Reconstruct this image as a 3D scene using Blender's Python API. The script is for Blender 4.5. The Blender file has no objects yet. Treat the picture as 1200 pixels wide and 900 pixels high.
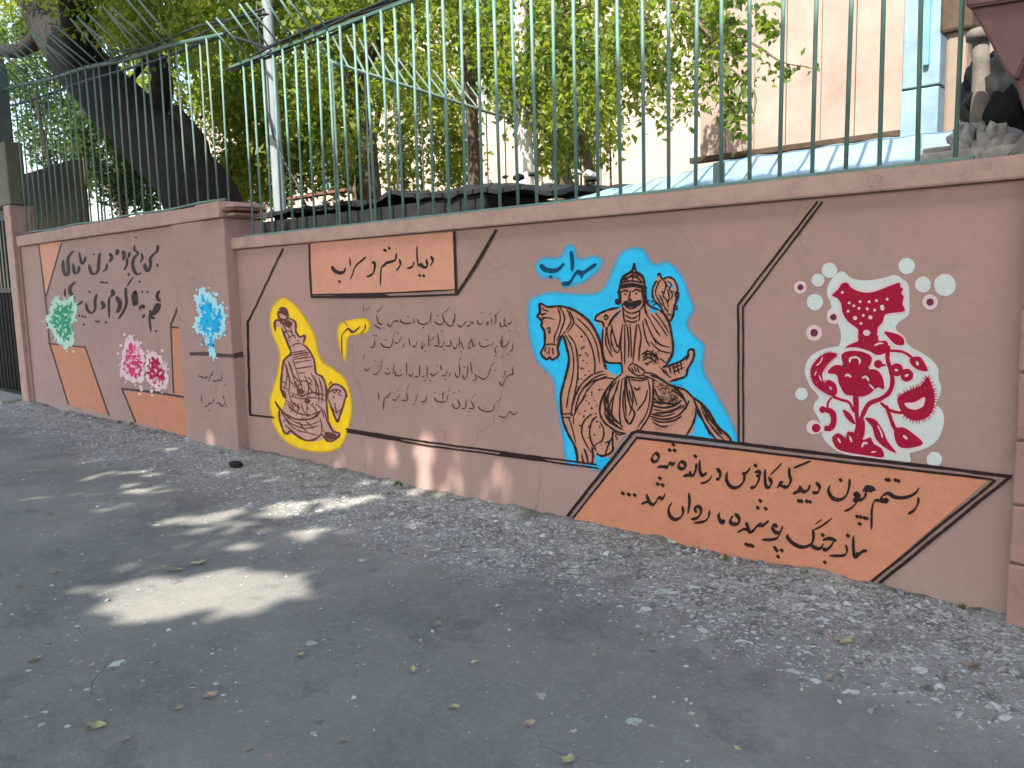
import bpy, bmesh, math, random
import numpy as np
from mathutils import Vector, Matrix
random.seed(7); rng = np.random.default_rng(7)
scene = bpy.context.scene
COL = scene.collection
PI = math.pi

# ---------------------------------------------------------------- camera
YAW, PITCH, ROLL, FOC, CAM_D, CAM_H = -0.7331474, 0.1223251, -0.0251406, 957.03, 3.943443, 1.5
def cam_axes():
    d = Vector((math.sin(YAW)*math.cos(PITCH), math.cos(YAW)*math.cos(PITCH), -math.sin(PITCH)))
    r = Vector((math.cos(YAW), -math.sin(YAW), 0)); u = r.cross(d)
    c, s = math.cos(ROLL), math.sin(ROLL)
    return c*r+s*u, -s*r+c*u, -d
AX = cam_axes()
cd = bpy.data.cameras.new('camera'); cam = bpy.data.objects.new('camera', cd); COL.objects.link(cam)
cd.sensor_width = 36; cd.lens = FOC/1200*36; cd.clip_start = .05; cd.clip_end = 3000
cam.matrix_world = Matrix(((AX[0].x, AX[1].x, AX[2].x, 0), (AX[0].y, AX[1].y, AX[2].y, -CAM_D), (AX[0].z, AX[1].z, AX[2].z, CAM_H), (0, 0, 0, 1)))
scene.camera = cam
# ---------------------------------------------------------------- light
SUN_EL = 50
SUN_H = Vector((0.25, -0.97)).normalized()
SUN = Vector((SUN_H.x*math.cos(math.radians(SUN_EL)), SUN_H.y*math.cos(math.radians(SUN_EL)), math.sin(math.radians(SUN_EL))))
w = bpy.data.worlds.new('World'); scene.world = w; w.use_nodes = True
nt = w.node_tree; bg = nt.nodes['Background']
sky = nt.nodes.new('ShaderNodeTexSky'); sky.sky_type = 'NISHITA'; sky.sun_disc = False
sky.sun_elevation = math.radians(SUN_EL); sky.sun_rotation = math.atan2(SUN_H.x, SUN_H.y)
sky.air_density = 1.3; sky.dust_density = 3.0; sky.ozone_density = 1.0
nt.links.new(sky.outputs[0], bg.inputs[0]); bg.inputs[1].default_value = 0.15
sl = bpy.data.lights.new('sun', 'SUN'); so = bpy.data.objects.new('sun', sl); COL.objects.link(so)
sl.energy = 3.8; sl.angle = math.radians(.53); sl.color = (1, .95, .86)
so.rotation_euler = SUN.to_track_quat('Z', 'Y').to_euler(); so.location = (0, 0, 30)
scene.view_settings.view_transform = 'Standard'; scene.view_settings.look = 'None'
scene.view_settings.exposure = 1.72; scene.view_settings.gamma = 1
scene.render.engine = 'CYCLES'
scene.cycles.transparent_max_bounces = 16

# ---------------------------------------------------------------- helpers
def survey(px, py, Y=0.0):
    """a point sighted in the survey photograph, placed on the vertical plane y = Y"""
    d = AX[0]*((px-600)/FOC) + AX[1]*(-(py-450)/FOC) - AX[2]
    t = (Y+CAM_D)/d.y
    return Vector((t*d.x, Y, CAM_H+t*d.z))
def ground_pt(px, py, z=0.0):
    d = AX[0]*((px-600)/FOC) + AX[1]*(-(py-450)/FOC) - AX[2]
    t = (z-CAM_H)/d.z
    return Vector((t*d.x, -CAM_D+t*d.y, z))
def tag(o, label=None, cat=None, group=None, kind=None):
    if label: o['label'] = label
    if cat: o['category'] = cat
    if group: o['group'] = group
    if kind: o['kind'] = kind
    return o
def empty(name, loc=(0, 0, 0), label=None, cat=None, group=None):
    o = bpy.data.objects.new(name, None); COL.objects.link(o); o.location = loc; o.empty_display_size = .1
    return tag(o, label, cat, group)
def link(name, me, mat=None, parent=None, smooth=False):
    if mat is not None: me.materials.append(mat)
    o = bpy.data.objects.new(name, me); COL.objects.link(o)
    if parent is not None:
        o.parent = parent; o.matrix_parent_inverse = Matrix.Translation(-world_loc(parent))
    if smooth: me.shade_smooth()
    return o
def world_loc(o):
    v = Vector((0, 0, 0))
    while o is not None:
        v += o.location; p = o.parent
        if p is not None: v += o.matrix_parent_inverse.translation
        o = p
    return v
class MB:
    def __init__(s): s.v = []; s.f = []
    def add(s, vs, fs):
        n = len(s.v); s.v += [tuple(v) for v in vs]; s.f += [tuple(i+n for i in f) for f in fs]
    def box(s, x0, x1, y0, y1, z0, z1):
        s.add([(x0,y0,z0),(x1,y0,z0),(x1,y1,z0),(x0,y1,z0),(x0,y0,z1),(x1,y0,z1),(x1,y1,z1),(x0,y1,z1)],
              [(0,3,2,1),(4,5,6,7),(0,1,5,4),(1,2,6,5),(2,3,7,6),(3,0,4,7)])
    def tube(s, pts, rads, n=8, cap=True):
        pts = [Vector(p) for p in pts]
        if not hasattr(rads, '__len__'): rads = [rads]*len(pts)
        vs = []; fs = []
        up = Vector((0, 0, 1))
        t0 = (pts[1]-pts[0]).normalized()
        a = t0.cross(up) if abs(t0.dot(up)) < .95 else t0.cross(Vector((1, 0, 0)))
        a.normalize()
        for i, p in enumerate(pts):
            t = (pts[min(i+1, len(pts)-1)]-pts[max(i-1, 0)]).normalized()
            a = (a - t*a.dot(t)).normalized(); b = t.cross(a)
            for k in range(n):
                an = 2*PI*k/n
                vs.append(p+(a*math.cos(an)+b*math.sin(an))*rads[i])
        for i in range(len(pts)-1):
            for k in range(n):
                fs.append((i*n+k, i*n+(k+1) % n, (i+1)*n+(k+1) % n, (i+1)*n+k))
        if cap:
            fs.append(tuple(range(n-1, -1, -1))); fs.append(tuple((len(pts)-1)*n+k for k in range(n)))
        s.add(vs, fs)
    def mesh(s, name):
        me = bpy.data.meshes.new(name); me.from_pydata(s.v, [], s.f); me.update(); return me
    def build(s, name, mat, parent=None, smooth=False, bevel=0):
        me = s.mesh(name)
        o = link(name, me, mat, parent, smooth)
        if bevel:
            bm = bmesh.new(); bm.from_mesh(me)
            bmesh.ops.bevel(bm, geom=bm.edges[:], offset=bevel, segments=2, affect='EDGES', profile=.5)
            bm.to_mesh(me); bm.free()
        return o
def vnoise(x, y, s=0):
    def h(i, j): 
        v = np.sin(i*127.1+j*311.7+s*74.7)*43758.5453; return v-np.floor(v)
    xi, yi = np.floor(x), np.floor(y); fx, fy = x-xi, y-yi
    fx = fx*fx*(3-2*fx); fy = fy*fy*(3-2*fy)
    return (h(xi, yi)*(1-fx)+h(xi+1, yi)*fx)*(1-fy)+(h(xi, yi+1)*(1-fx)+h(xi+1, yi+1)*fx)*fy

# ---------------------------------------------------------------- materials
class NM:
    def __init__(s, name, rough=.8):
        s.m = bpy.data.materials.new(name); s.m.use_nodes = True; s.t = s.m.node_tree; s.N = s.t.nodes; s.L = s.t.links
        s.b = s.N['Principled BSDF']; s.b.inputs['Roughness'].default_value = rough
        s.b.inputs['Specular IOR Level'].default_value = .3
        s.co = s.N.new('ShaderNodeNewGeometry').outputs['Position']
    def noise(s, scale, detail=4, rough=.6, out=0, vec=None):
        n = s.N.new('ShaderNodeTexNoise'); n.inputs['Scale'].default_value = scale; n.inputs['Detail'].default_value = detail
        n.inputs['Roughness'].default_value = rough; s.L.new(vec or s.co, n.inputs['Vector']); return n.outputs[out]
    def voro(s, scale, feature='F1', out=0):
        n = s.N.new('ShaderNodeTexVoronoi'); n.feature = feature; n.inputs['Scale'].default_value = scale
        s.L.new(s.co, n.inputs['Vector']); return n.outputs[out]
    def ramp(s, fac, stops):
        r = s.N.new('ShaderNodeValToRGB'); e = r.color_ramp.elements
        while len(e) < len(stops): e.new(.5)
        for k, (p, c) in enumerate(stops):
            e[k].position = p; e[k].color = (*c, 1) if hasattr(c, '__len__') else (c, c, c, 1)
        s.L.new(fac, r.inputs[0]); return r.outputs[0]
    def mix(s, fac, a, b, mode='MIX'):
        m = s.N.new('ShaderNodeMix'); m.data_type = 'RGBA'; m.blend_type = mode
        for k, v in ((0, fac), (6, a), (7, b)):
            if hasattr(v, 'is_linked') or isinstance(v, bpy.types.NodeSocket): s.L.new(v, m.inputs[k])
            elif k == 0: m.inputs[k].default_value = v
            else: m.inputs[k].default_value = (*v, 1)
        return m.outputs[2]
    def math(s, op, a, b=0):
        m = s.N.new('ShaderNodeMath'); m.operation = op
        for k, v in ((0, a), (1, b)):
            if isinstance(v, bpy.types.NodeSocket): s.L.new(v, m.inputs[k])
            else: m.inputs[k].default_value = v
        return m.outputs[0]
    def maprange(s, v, a, b, c=0, d=1):
        m = s.N.new('ShaderNodeMapRange'); s.L.new(v, m.inputs[0])
        for k, q in zip((1, 2, 3, 4), (a, b, c, d)): m.inputs[k].default_value = q
        return m.outputs[0]
    def sep(s):
        n = s.N.new('ShaderNodeSeparateXYZ'); s.L.new(s.co, n.inputs[0]); return n.outputs
    def col(s, c):
        if isinstance(c, bpy.types.NodeSocket): s.L.new(c, s.b.inputs['Base Color'])
        else: s.b.inputs['Base Color'].default_value = (*c, 1)
    def bump(s, h, strength=.3, dist=.01):
        n = s.N.new('ShaderNodeBump'); n.inputs['Strength'].default_value = strength; n.inputs['Distance'].default_value = dist
        s.L.new(h, n.inputs['Height']); s.L.new(n.outputs[0], s.b.inputs['Normal'])
def sh(c, k): return tuple(min(1, x*k) for x in c)
def plaster_bump(n):
    h = n.math('ADD', n.math('MULTIPLY', n.noise(9, 5, .6), .9), n.math('MULTIPLY', n.noise(140, 3, .6), .18))
    n.bump(h, .55, .012)
def paint(name, c, var=.12, rough=.72, chips=True):
    n = NM(name, rough); n.b.inputs['Specular IOR Level'].default_value = .12
    c1 = n.mix(n.ramp(n.noise(7, 5, .65), [(.3, 0), (.7, 1)]), sh(c, 1-var), sh(c, 1+var))
    c2 = n.mix(n.ramp(n.noise(60, 3, .7), [(.35, 0), (.75, 1)]), c1, sh(c, 1.12) if max(c) < .5 else sh(c, .92))
    br = n.N.new('ShaderNodeMapping'); br.inputs['Scale'].default_value = (3, 3, 26); br.inputs['Rotation'].default_value = (0, .5, 0); n.L.new(n.co, br.inputs[0])
    c2 = n.mix(n.math('MULTIPLY', n.ramp(n.noise(2.5, 5, .7, vec=br.outputs[0]), [(.45, 0), (.65, 1)]), .22), c2, sh(c, .78) if max(c) > .1 else sh(c, 2.2))
    n.L.new(c2, n.b.inputs['Base Color']); plaster_bump(n)
    tr_ = n.N.new('ShaderNodeBsdfTransparent'); mx = n.N.new('ShaderNodeMixShader')      # small chips where the plaster shows
    ch = n.math('MULTIPLY', n.ramp(n.noise(75, 4, .8), [(.635, 0), (.65, 1)]), n.ramp(n.noise(4, 4, .7), [(.48, 0), (.58, 1)]))
    n.L.new(ch, mx.inputs[0]); n.L.new(n.b.outputs[0], mx.inputs[1]); n.L.new(tr_.outputs[0], mx.inputs[2])
    if chips: n.L.new(mx.outputs[0], n.N['Material Output'].inputs[0])
    return n.m
def simple(name, c, var=.15, rough=.7, scale=12, metal=0, bump=.2):
    n = NM(name, rough)
    n.col(n.mix(n.ramp(n.noise(scale, 5, .65), [(.3, 0), (.7, 1)]), sh(c, 1-var), sh(c, 1+var)))
    n.b.inputs['Metallic'].default_value = metal
    if bump: n.bump(n.noise(scale*5, 4), bump, .005)
    return n.m
M = {}
WALLC = (.375, .235, .205)
def wall_mat():
    n = NM('painted_plaster', .78)
    a = n.mix(n.ramp(n.noise(.9, 4, .6), [(.35, 0), (.65, 1)]), (.325, .212, .186), (.385, .235, .208))
    a = n.mix(n.math('MULTIPLY', n.ramp(n.noise(5, 6, .7), [(.45, 0), (.75, 1)]), .35), a, (.36, .26, .225))
    x, y, z = n.sep()
    # rain streaks and dust creeping up from the pavement, both with an outline of their own
    sc = n.N.new('ShaderNodeMapping'); sc.inputs['Scale'].default_value = (9, 1, .5); n.L.new(n.co, sc.inputs[0])
    st = n.ramp(n.noise(1, 4, .6, vec=sc.outputs[0]), [(.55, 0), (.8, 1)])
    a = n.mix(n.math('MULTIPLY', st, .22), a, (.25, .185, .165))
    d = n.math('MULTIPLY', n.maprange(z, .0, .16, 1, 0), n.ramp(n.noise(14, 5, .7), [(.38, 0), (.62, 1)]))
    a = n.mix(n.math('MULTIPLY', d, .75), a, (.30, .26, .22))
    v = n.ramp(n.noise(45, 3, .7), [(.70, 0), (.76, 1)])
    a = n.mix(n.math('MULTIPLY', v, .25), a, (.5, .42, .38))
    pt = n.ramp(n.noise(1.6, 6, .75), [(.52, 0), (.56, 1)])      # patch repainting in a slightly different mix
    a = n.mix(n.math('MULTIPLY', pt, .30), a, (.30, .195, .165))
    tw = n.ramp(n.noise(22, 7, .8), [(.35, 0), (.7, 1)])
    a = n.mix(n.math('MULTIPLY', tw, .18), a, (.24, .155, .135))
    vc = n.N.new('ShaderNodeTexVoronoi'); vc.feature = 'DISTANCE_TO_EDGE'; vc.inputs['Scale'].default_value = .9
    vw = n.N.new('ShaderNodeVectorMath'); vw.operation = 'MULTIPLY_ADD'; vw.inputs[1].default_value = (.5, .5, .5)
    nn_ = n.N.new('ShaderNodeTexNoise'); nn_.inputs['Scale'].default_value = 2.6; nn_.inputs['Detail'].default_value = 8; n.L.new(n.co, nn_.inputs[0])
    n.L.new(nn_.outputs['Color'], vw.inputs[0]); n.L.new(n.co, vw.inputs[2]); n.L.new(vw.outputs[0], vc.inputs['Vector'])
    hair = n.math('MULTIPLY', n.ramp(vc.outputs[0], [(.0, 1), (.0032, 0)]), n.ramp(n.noise(.7, 2), [(.52, 0), (.6, .55)]))
    a = n.mix(hair, a, (.10, .06, .05))
    sp = n.math('MULTIPLY', n.maprange(z, .05, .45, 1, 0), n.ramp(n.noise(38, 4, .8), [(.56, 0), (.64, 1)]))
    a = n.mix(n.math('MULTIPLY', sp, .5), a, (.27, .225, .19))
    n.col(a); plaster_bump(n); return n.m
M['wall'] = wall_mat()
M['coping'] = paint('coping_paint', (.37, .25, .215), .25, .8, False)
M['orange'] = paint('orange_paint', (.55, .23, .14), .12)
M['orange_pale'] = paint('salmon_paint', (.60, .29, .205), .10)
M['orange_l'] = paint('orange_ochre_paint', (.48, .21, .13), .12)
M['black'] = paint('black_brown_paint', (.024, .013, .012), .3, .55)
M['black_thin'] = paint('thin_black_paint', (.07, .042, .038), .35, .6)
M['navy'] = paint('navy_paint', (.004, .055, .13), .2, .55)
M['skin'] = paint('tan_paint', (.50, .25, .175), .14)
M['skin2'] = paint('pink_tan_paint', (.53, .31, .265), .16)
M['brownline'] = paint('brown_line_paint', (.12, .045, .035), .25)
M['crimson'] = paint('crimson_paint', (.30, .006, .032), .10, .6)
M['plum'] = paint('plum_paint', (.13, .03, .05), .1)
M['mint'] = paint('pale_mint_paint', (.56, .60, .57), .07)
M['rosewhite'] = paint('rose_white_paint', (.70, .50, .52), .08)
M['bluepaint'] = paint('sky_blue_paint', (.015, .42, .74), .08)
M['green'] = paint('green_paint', (.03, .27, .15), .2)
M['palegreen'] = paint('pale_green_paint', (.42, .62, .50), .1)
M['magenta'] = paint('magenta_paint', (.58, .04, .16), .2)
M['pink'] = paint('pink_paint', (.75, .20, .33), .15)
M['palepink'] = paint('pale_pink_paint', (.72, .52, .55), .1)
M['bluedeep'] = paint('mid_blue_paint', (.01, .27, .58), .1)
M['paleblue'] = paint('pale_blue_paint', (.40, .68, .78), .1)
def spray(name, c):
    n = NM(name, .7)
    n.col(n.mix(n.ramp(n.noise(9, 4), [(.3, 0), (.7, 1)]), sh(c, .9), sh(c, 1.08)))
    plaster_bump(n)
    at = n.N.new('ShaderNodeAttribute'); at.attribute_name = 'cover'
    tr = n.N.new('ShaderNodeBsdfTransparent'); mx = n.N.new('ShaderNodeMixShader')
    sp = n.math('ADD', at.outputs['Fac'], n.math('MULTIPLY', n.math('SUBTRACT', n.noise(160, 3, .8), .5), .35))
    mk = n.math('MULTIPLY', n.maprange(sp, .12, .85), n.maprange(at.outputs['Fac'], 0.0, .12))
    n.L.new(mk, mx.inputs[0]); n.L.new(tr.outputs[0], mx.inputs[1]); n.L.new(n.b.outputs[0], mx.inputs[2])
    n.L.new(mx.outputs[0], n.N['Material Output'].inputs[0]); return n.m
M['sprayblue'] = spray('sprayed_blue', (.02, .46, .78))
M['sprayyellow'] = spray('sprayed_yellow', (.86, .54, .005))
def asphalt():
    n = NM('worn_asphalt', .82)
    x, y, z = n.sep()
    base = n.mix(n.ramp(n.noise(.55, 5, .6), [(.35, 0), (.68, 1)]), (.122, .122, .108), (.265, .246, .208))
    base = n.mix(n.math('MULTIPLY', n.ramp(n.noise(3.2, 6, .7), [(.5, 0), (.72, 1)]), .5), base, (.26, .245, .225))
    agg = n.ramp(n.voro(170), [(.05, 1), (.35, 0)])
    base = n.mix(n.math('MULTIPLY', agg, .45), base, (.27, .265, .255))
    base = n.mix(n.math('MULTIPLY', n.ramp(n.noise(15, 7, .75), [(.50, 0), (.68, 1)]), .45), base, (.255, .25, .235))
    base = n.mix(n.ramp(n.noise(330, 2, .8), [(.62, 0), (.70, .7)]), base, (.33, .33, .34))
    base = n.mix(n.ramp(n.noise(240, 2, .8), [(.30, .6), (.38, 0)]), base, (.035, .036, .04))
    # broken, whitish rubble and cement wash against the foot of the wall
    yy = n.math('ADD', y, n.math('MULTIPLY', n.math('SUBTRACT', n.noise(1.1, 4, .6), .5), 1.0))
    strip = n.math('MAXIMUM', n.maprange(yy, -1.15, -.15), 0)
    spk = n.ramp(n.math('ADD', n.math('MULTIPLY', n.noise(38, 7, .80), .80), n.math('MULTIPLY', n.noise(3.1, 5, .7), .35)), [(.50, 0), (.60, 1)])
    lump = n.ramp(n.noise(6.5, 5, .75), [(.38, 0), (.60, 1)])
    strip2 = n.math('MULTIPLY', n.math('POWER', strip, .8), n.math('MULTIPLY', spk, n.math('ADD', n.math('MULTIPLY', lump, .75), .25)))
    rub = n.mix(n.noise(60, 4, .8), (.17, .17, .155), (.78, .79, .76))
    rub = n.mix(n.ramp(n.noise(7, 4, .7), [(.60, 0), (.72, .45)]), rub, (.30, .20, .15))
    base = n.mix(n.math('MULTIPLY', strip2, .75), base, rub)
    # crumbs: broken cement fragments of several sizes, thinning out away from the wall
    wn = n.N.new('ShaderNodeTexNoise'); wn.inputs['Scale'].default_value = 22; wn.inputs['Detail'].default_value = 4; n.L.new(n.co, wn.inputs[0])
    wa = n.N.new('ShaderNodeVectorMath'); wa.operation = 'MULTIPLY_ADD'; wa.inputs[1].default_value = (.045, .045, .045); n.L.new(wn.outputs['Color'], wa.inputs[0]); n.L.new(n.co, wa.inputs[2])
    patch = n.ramp(n.noise(2.6, 6, .8), [(.38, .15), (.60, 1)])
    far = n.math('MULTIPLY', n.ramp(n.noise(.9, 4, .7), [(.45, 0), (.66, 1)]), .016)      # thin scatter out on the carriageway
    dens = n.math('MAXIMUM', n.math('MULTIPLY', n.math('POWER', strip, .9), n.math('MULTIPLY', patch, .80)), far)
    for sc_, thr in ((22, .80), (48, .50), (95, .42)):
        vo = n.N.new('ShaderNodeTexVoronoi'); vo.inputs['Scale'].default_value = sc_; n.L.new(wa.outputs[0], vo.inputs['Vector'])
        sx_ = n.N.new('ShaderNodeSeparateColor'); n.L.new(vo.outputs['Color'], sx_.inputs[0])
        lim = n.math('SUBTRACT', 1.0, n.math('MULTIPLY', dens, 1-thr))
        on = n.math('MULTIPLY', n.math('GREATER_THAN', sx_.outputs[0], lim), n.math('LESS_THAN', vo.outputs['Distance'], .62))
        fc = n.ramp(sx_.outputs[1], [(0, (.30, .30, .28)), (.35, (.52, .54, .51)), (.62, (.62, .64, .62)), (.80, (.40, .46, .42)), (.93, (.50, .40, .30)), (1, (.34, .22, .17))])
        base = n.mix(n.math('MULTIPLY', on, .9), base, fc)
        dk = n.math('MULTIPLY', n.math('LESS_THAN', sx_.outputs[2], n.math('MULTIPLY', dens, .20)), .6)
        base = n.mix(dk, base, (.075, .072, .062))
    soil = n.ramp(n.math('ADD', yy, n.math('MULTIPLY', n.noise(30, 5, .8), .30)), [(.05, 0), (.20, .8)])
    base = n.mix(soil, base, (.105, .105, .08))
    # scattered pale chips everywhere
    chips = n.ramp(n.math('ADD', n.voro(9), n.math('MULTIPLY', n.noise(60, 3), .12)), [(.0, 1), (.115, 1), (.135, 0)])
    base = n.mix(n.math('MULTIPLY', chips, n.ramp(n.noise(1.7, 3), [(.46, 0), (.60, .45)])), base, (.42, .42, .39))
    # old stains and a few filled, darker repairs
    base = n.mix(n.math('MULTIPLY', n.ramp(n.noise(2.1, 7, .7), [(.56, 0), (.63, 1)]), .38), base, (.075, .075, .072))
    base = n.mix(n.math('MULTIPLY', n.ramp(n.noise(42, 5, .85), [(.52, 0), (.62, 1)]), .35), base, (.30, .30, .28))
    # cracks
    cr = n.N.new('ShaderNodeTexVoronoi'); cr.feature = 'DISTANCE_TO_EDGE'; cr.inputs['Scale'].default_value = 1.1
    wv = n.N.new('ShaderNodeVectorMath'); wv.operation = 'ADD'
    ns = n.N.new('ShaderNodeTexNoise'); ns.inputs['Scale'].default_value = 3; ns.inputs['Detail'].default_value = 6
    n.L.new(n.co, ns.inputs[0]); vs = n.N.new('ShaderNodeVectorMath'); vs.operation = 'SCALE'; vs.inputs['Scale'].default_value = .55
    n.L.new(ns.outputs['Color'], vs.inputs[0]); n.L.new(n.co, wv.inputs[0]); n.L.new(vs.outputs[0], wv.inputs[1]); n.L.new(wv.outputs[0], cr.inputs['Vector'])
    ck = n.math('MULTIPLY', n.ramp(cr.outputs[0], [(.0, 1), (.007, 0)]), n.ramp(n.noise(.8, 2), [(.56, 0), (.64, .5)]))
    base = n.mix(ck, base, (.03, .03, .03))
    n.col(base)
    h = n.math('ADD', n.math('MULTIPLY', n.noise(170, 3, .7), .35), n.math('MULTIPLY', n.math('MULTIPLY', strip, n.noise(24, 6, .8)), 2.6))
    h = n.math('SUBTRACT', h, ck)
    n.bump(h, .8, .014)
    return n.m
M['asphalt'] = asphalt()
def rusty(name, c):
    n = NM(name, .5); b_ = n.mix(n.ramp(n.noise(3, 4), [(.3, 0), (.7, 1)]), sh(c, .75), sh(c, 1.25))
    b_ = n.mix(n.ramp(n.noise(34, 5, .8), [(.60, 0), (.66, .85)]), b_, (.12, .06, .035)); n.col(b_); n.bump(n.noise(120, 3), .4, .003); return n.m
M['fence'] = rusty('green_fence_paint', (.115, .205, .18))
M['rail'] = rusty('dark_rail_paint', (.05, .095, .08))
M['fence_old'] = rusty('faded_fence_paint', (.13, .18, .15))
M['bark'] = simple('dark_bark', (.014, .012, .010), .7, .95, 16, 0, 1.0)
M['bark2'] = simple('brown_bark', (.09, .065, .05), .45, .95, 14, 0, .8)
M['twig'] = simple('twig_bark', (.10, .08, .05), .3, .9, 20)
M['pole'] = simple('grey_white_pole', (.22, .25, .26), .12, .5, 6)
M['polewhite'] = simple('whitewashed_pole', (.40, .40, .38), .15, .6, 8)
M['cable'] = simple('black_cable', (.015, .018, .017), .2, .5, 10)
M['tar'] = simple('tar_felt', (.011, .012, .013), .5, .85, 10, 0, .8)
M['plank'] = simple('reddish_plank', (.15, .07, .045), .35, .8, 9)
M['sheet'] = simple('pale_blue_sheet_metal', (.18, .275, .33), .25, .45, 3)
M['sheet2'] = simple('blue_sheet_metal', (.13, .33, .43), .12, .4, 3)
M['beige'] = simple('beige_render', (.29, .225, .19), .22, .85, 1.6, 0, .3)
M['beige2'] = simple('dusty_beige_render', (.20, .155, .12), .15, .85, 3, 0, .3)
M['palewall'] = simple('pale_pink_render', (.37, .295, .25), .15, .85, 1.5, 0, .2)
M['brownledge'] = simple('brown_ledge', (.05, .034, .022), .4, .8, 8)
M['greypost'] = simple('shaded_grey_post', (.13, .115, .10), .3, .9, 13, 0, .6)  # concrete darkened in colour for the shade under the corbel
M['concrete'] = simple('rough_concrete', (.27, .26, .245), .4, .9, 13, 0, .9)
M['darkhollow'] = simple('hollow_black', (.004, .004, .005), .3, .8, 8)  # near-black so that the lump reads as a dark hollow
M['olive'] = simple('olive_render', (.13, .125, .085), .25, .85, 5, 0, .4)
M['greygreen'] = simple('grey_green_sheet', (.085, .115, .105), .2, .6, 4)
M['gate'] = simple('black_gate_paint', (.012, .013, .014), .3, .45, 10)
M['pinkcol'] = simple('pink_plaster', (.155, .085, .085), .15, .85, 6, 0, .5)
M['brick'] = paint('pink_brown_block_paint', (.30, .175, .15), .2, .82, False)
M['mortar'] = simple('dark_joint', (.16, .10, .09), .2, .9, 20)
M['tealwin'] = simple('teal_shutter', (.10, .16, .17), .15, .35, 2)
M['yleaf'] = simple('yellow_dry_leaf', (.34, .32, .15), .25, .7, 30)
M['bleaf'] = simple('tan_dry_leaf', (.26, .21, .14), .35, .8, 30)
def leafmat(name, dark, mid, lite):
    n = NM(name, .5)
    at = n.N.new('ShaderNodeAttribute'); at.attribute_name = 'tone'
    c = n.ramp(at.outputs['Fac'], [(0, dark), (.5, mid), (1, lite)])
    n.col(c); n.b.inputs['Specular IOR Level'].default_value = .4
    tl = n.N.new('ShaderNodeBsdfTranslucent'); n.L.new(n.mix(1, c, (1.85, 1.9, .75), 'MULTIPLY'), tl.inputs[0])
    mx = n.N.new('ShaderNodeMixShader'); mx.inputs[0].default_value = .46
    n.L.new(n.b.outputs[0], mx.inputs[1]); n.L.new(tl.outputs[0], mx.inputs[2]); n.L.new(mx.outputs[0], n.N['Material Output'].inputs[0])
    return n.m
M['leaf'] = leafmat('green_leaf', (.035, .06, .016), (.10, .15, .025), (.26, .29, .045))
M['leafy'] = leafmat('yellow_green_leaf', (.045, .08, .018), (.13, .18, .028), (.31, .31, .05))
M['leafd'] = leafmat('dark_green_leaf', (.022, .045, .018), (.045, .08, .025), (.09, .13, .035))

# ---------------------------------------------------------------- ground
def build_ground():
    xs = np.concatenate([[-400, -120, -50, -30, -22, -18], np.arange(-15, .8, .035), [1.5, 3, 6, 12, 30, 100, 400]])
    ys = np.concatenate([[-400, -120, -50, -25, -14, -8, -6], np.arange(-4.2, .30, .03), [.5, 1, 2, 4, 8, 15, 30, 100, 500]])
    X, Y = np.meshgrid(xs, ys)
    near = np.clip((Y+.75+.3*(vnoise(X*1.3, Y*1.3, 3)-.5))/.75, 0, 1)*(Y < .4)*(X > -15.1)*(X < .9)
    Z = .035*near*near*(vnoise(X*2, Y*2, 1)) + near*(.020*(vnoise(X*9, Y*9, 2)-.4)+.016*(vnoise(X*25, Y*25, 5)-.4))
    Z += .012*(vnoise(X*.7, Y*.7, 9)-.5)*(np.abs(Y) < 5)*(X > -15.1)*(X < .9)
    me = bpy.data.meshes.new('ground')
    nx, ny = len(xs), len(ys)
    v = np.stack([X, Y, Z], -1).reshape(-1, 3)
    i = np.arange(nx-1)[None, :]+nx*np.arange(ny-1)[:, None]
    f = np.stack([i, i+1, i+1+nx, i+nx], -1).reshape(-1, 4)
    me.from_pydata(v.tolist(), [], f.tolist())
    o = link('ground', me, M['asphalt'], smooth=True); o['kind'] = 'structure'
build_ground()

# ---------------------------------------------------------------- walls
def wall_block(x0, x1, y0, y1, z0, z1, name, mat, parent, seed=0, amp=.004, step=.10):
    """plastered block whose edges and face wander by a few millimetres"""
    bm = bmesh.new()
    nx = max(1, int((x1-x0)/step)); nz = max(1, int((z1-z0)/step)); 
    mb = MB(); mb.box(x0, x1, y0, y1, z0, z1)
    me = mb.mesh(name); bm.from_mesh(me)
    ex = [e for e in bm.edges if abs(e.verts[0].co.x-e.verts[1].co.x) > .01]
    bmesh.ops.subdivide_edges(bm, edges=ex, cuts=nx, use_grid_fill=True)
    bmesh.ops.bevel(bm, geom=[e for e in bm.edges if e.calc_length() > 0 and len(e.link_faces) == 2 and e.calc_face_angle(0) > 1], offset=.006, segments=2, affect='EDGES')
    for v in bm.verts:
        if v.co.z > z0+.02 and amp:
            v.co.z += amp*2*(float(vnoise(np.float64(v.co.x*2.1), np.float64(seed+v.co.z*3)))-.5)
    bm.to_mesh(me); bm.free()
    o = link(name, me, mat, parent); return o

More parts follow.
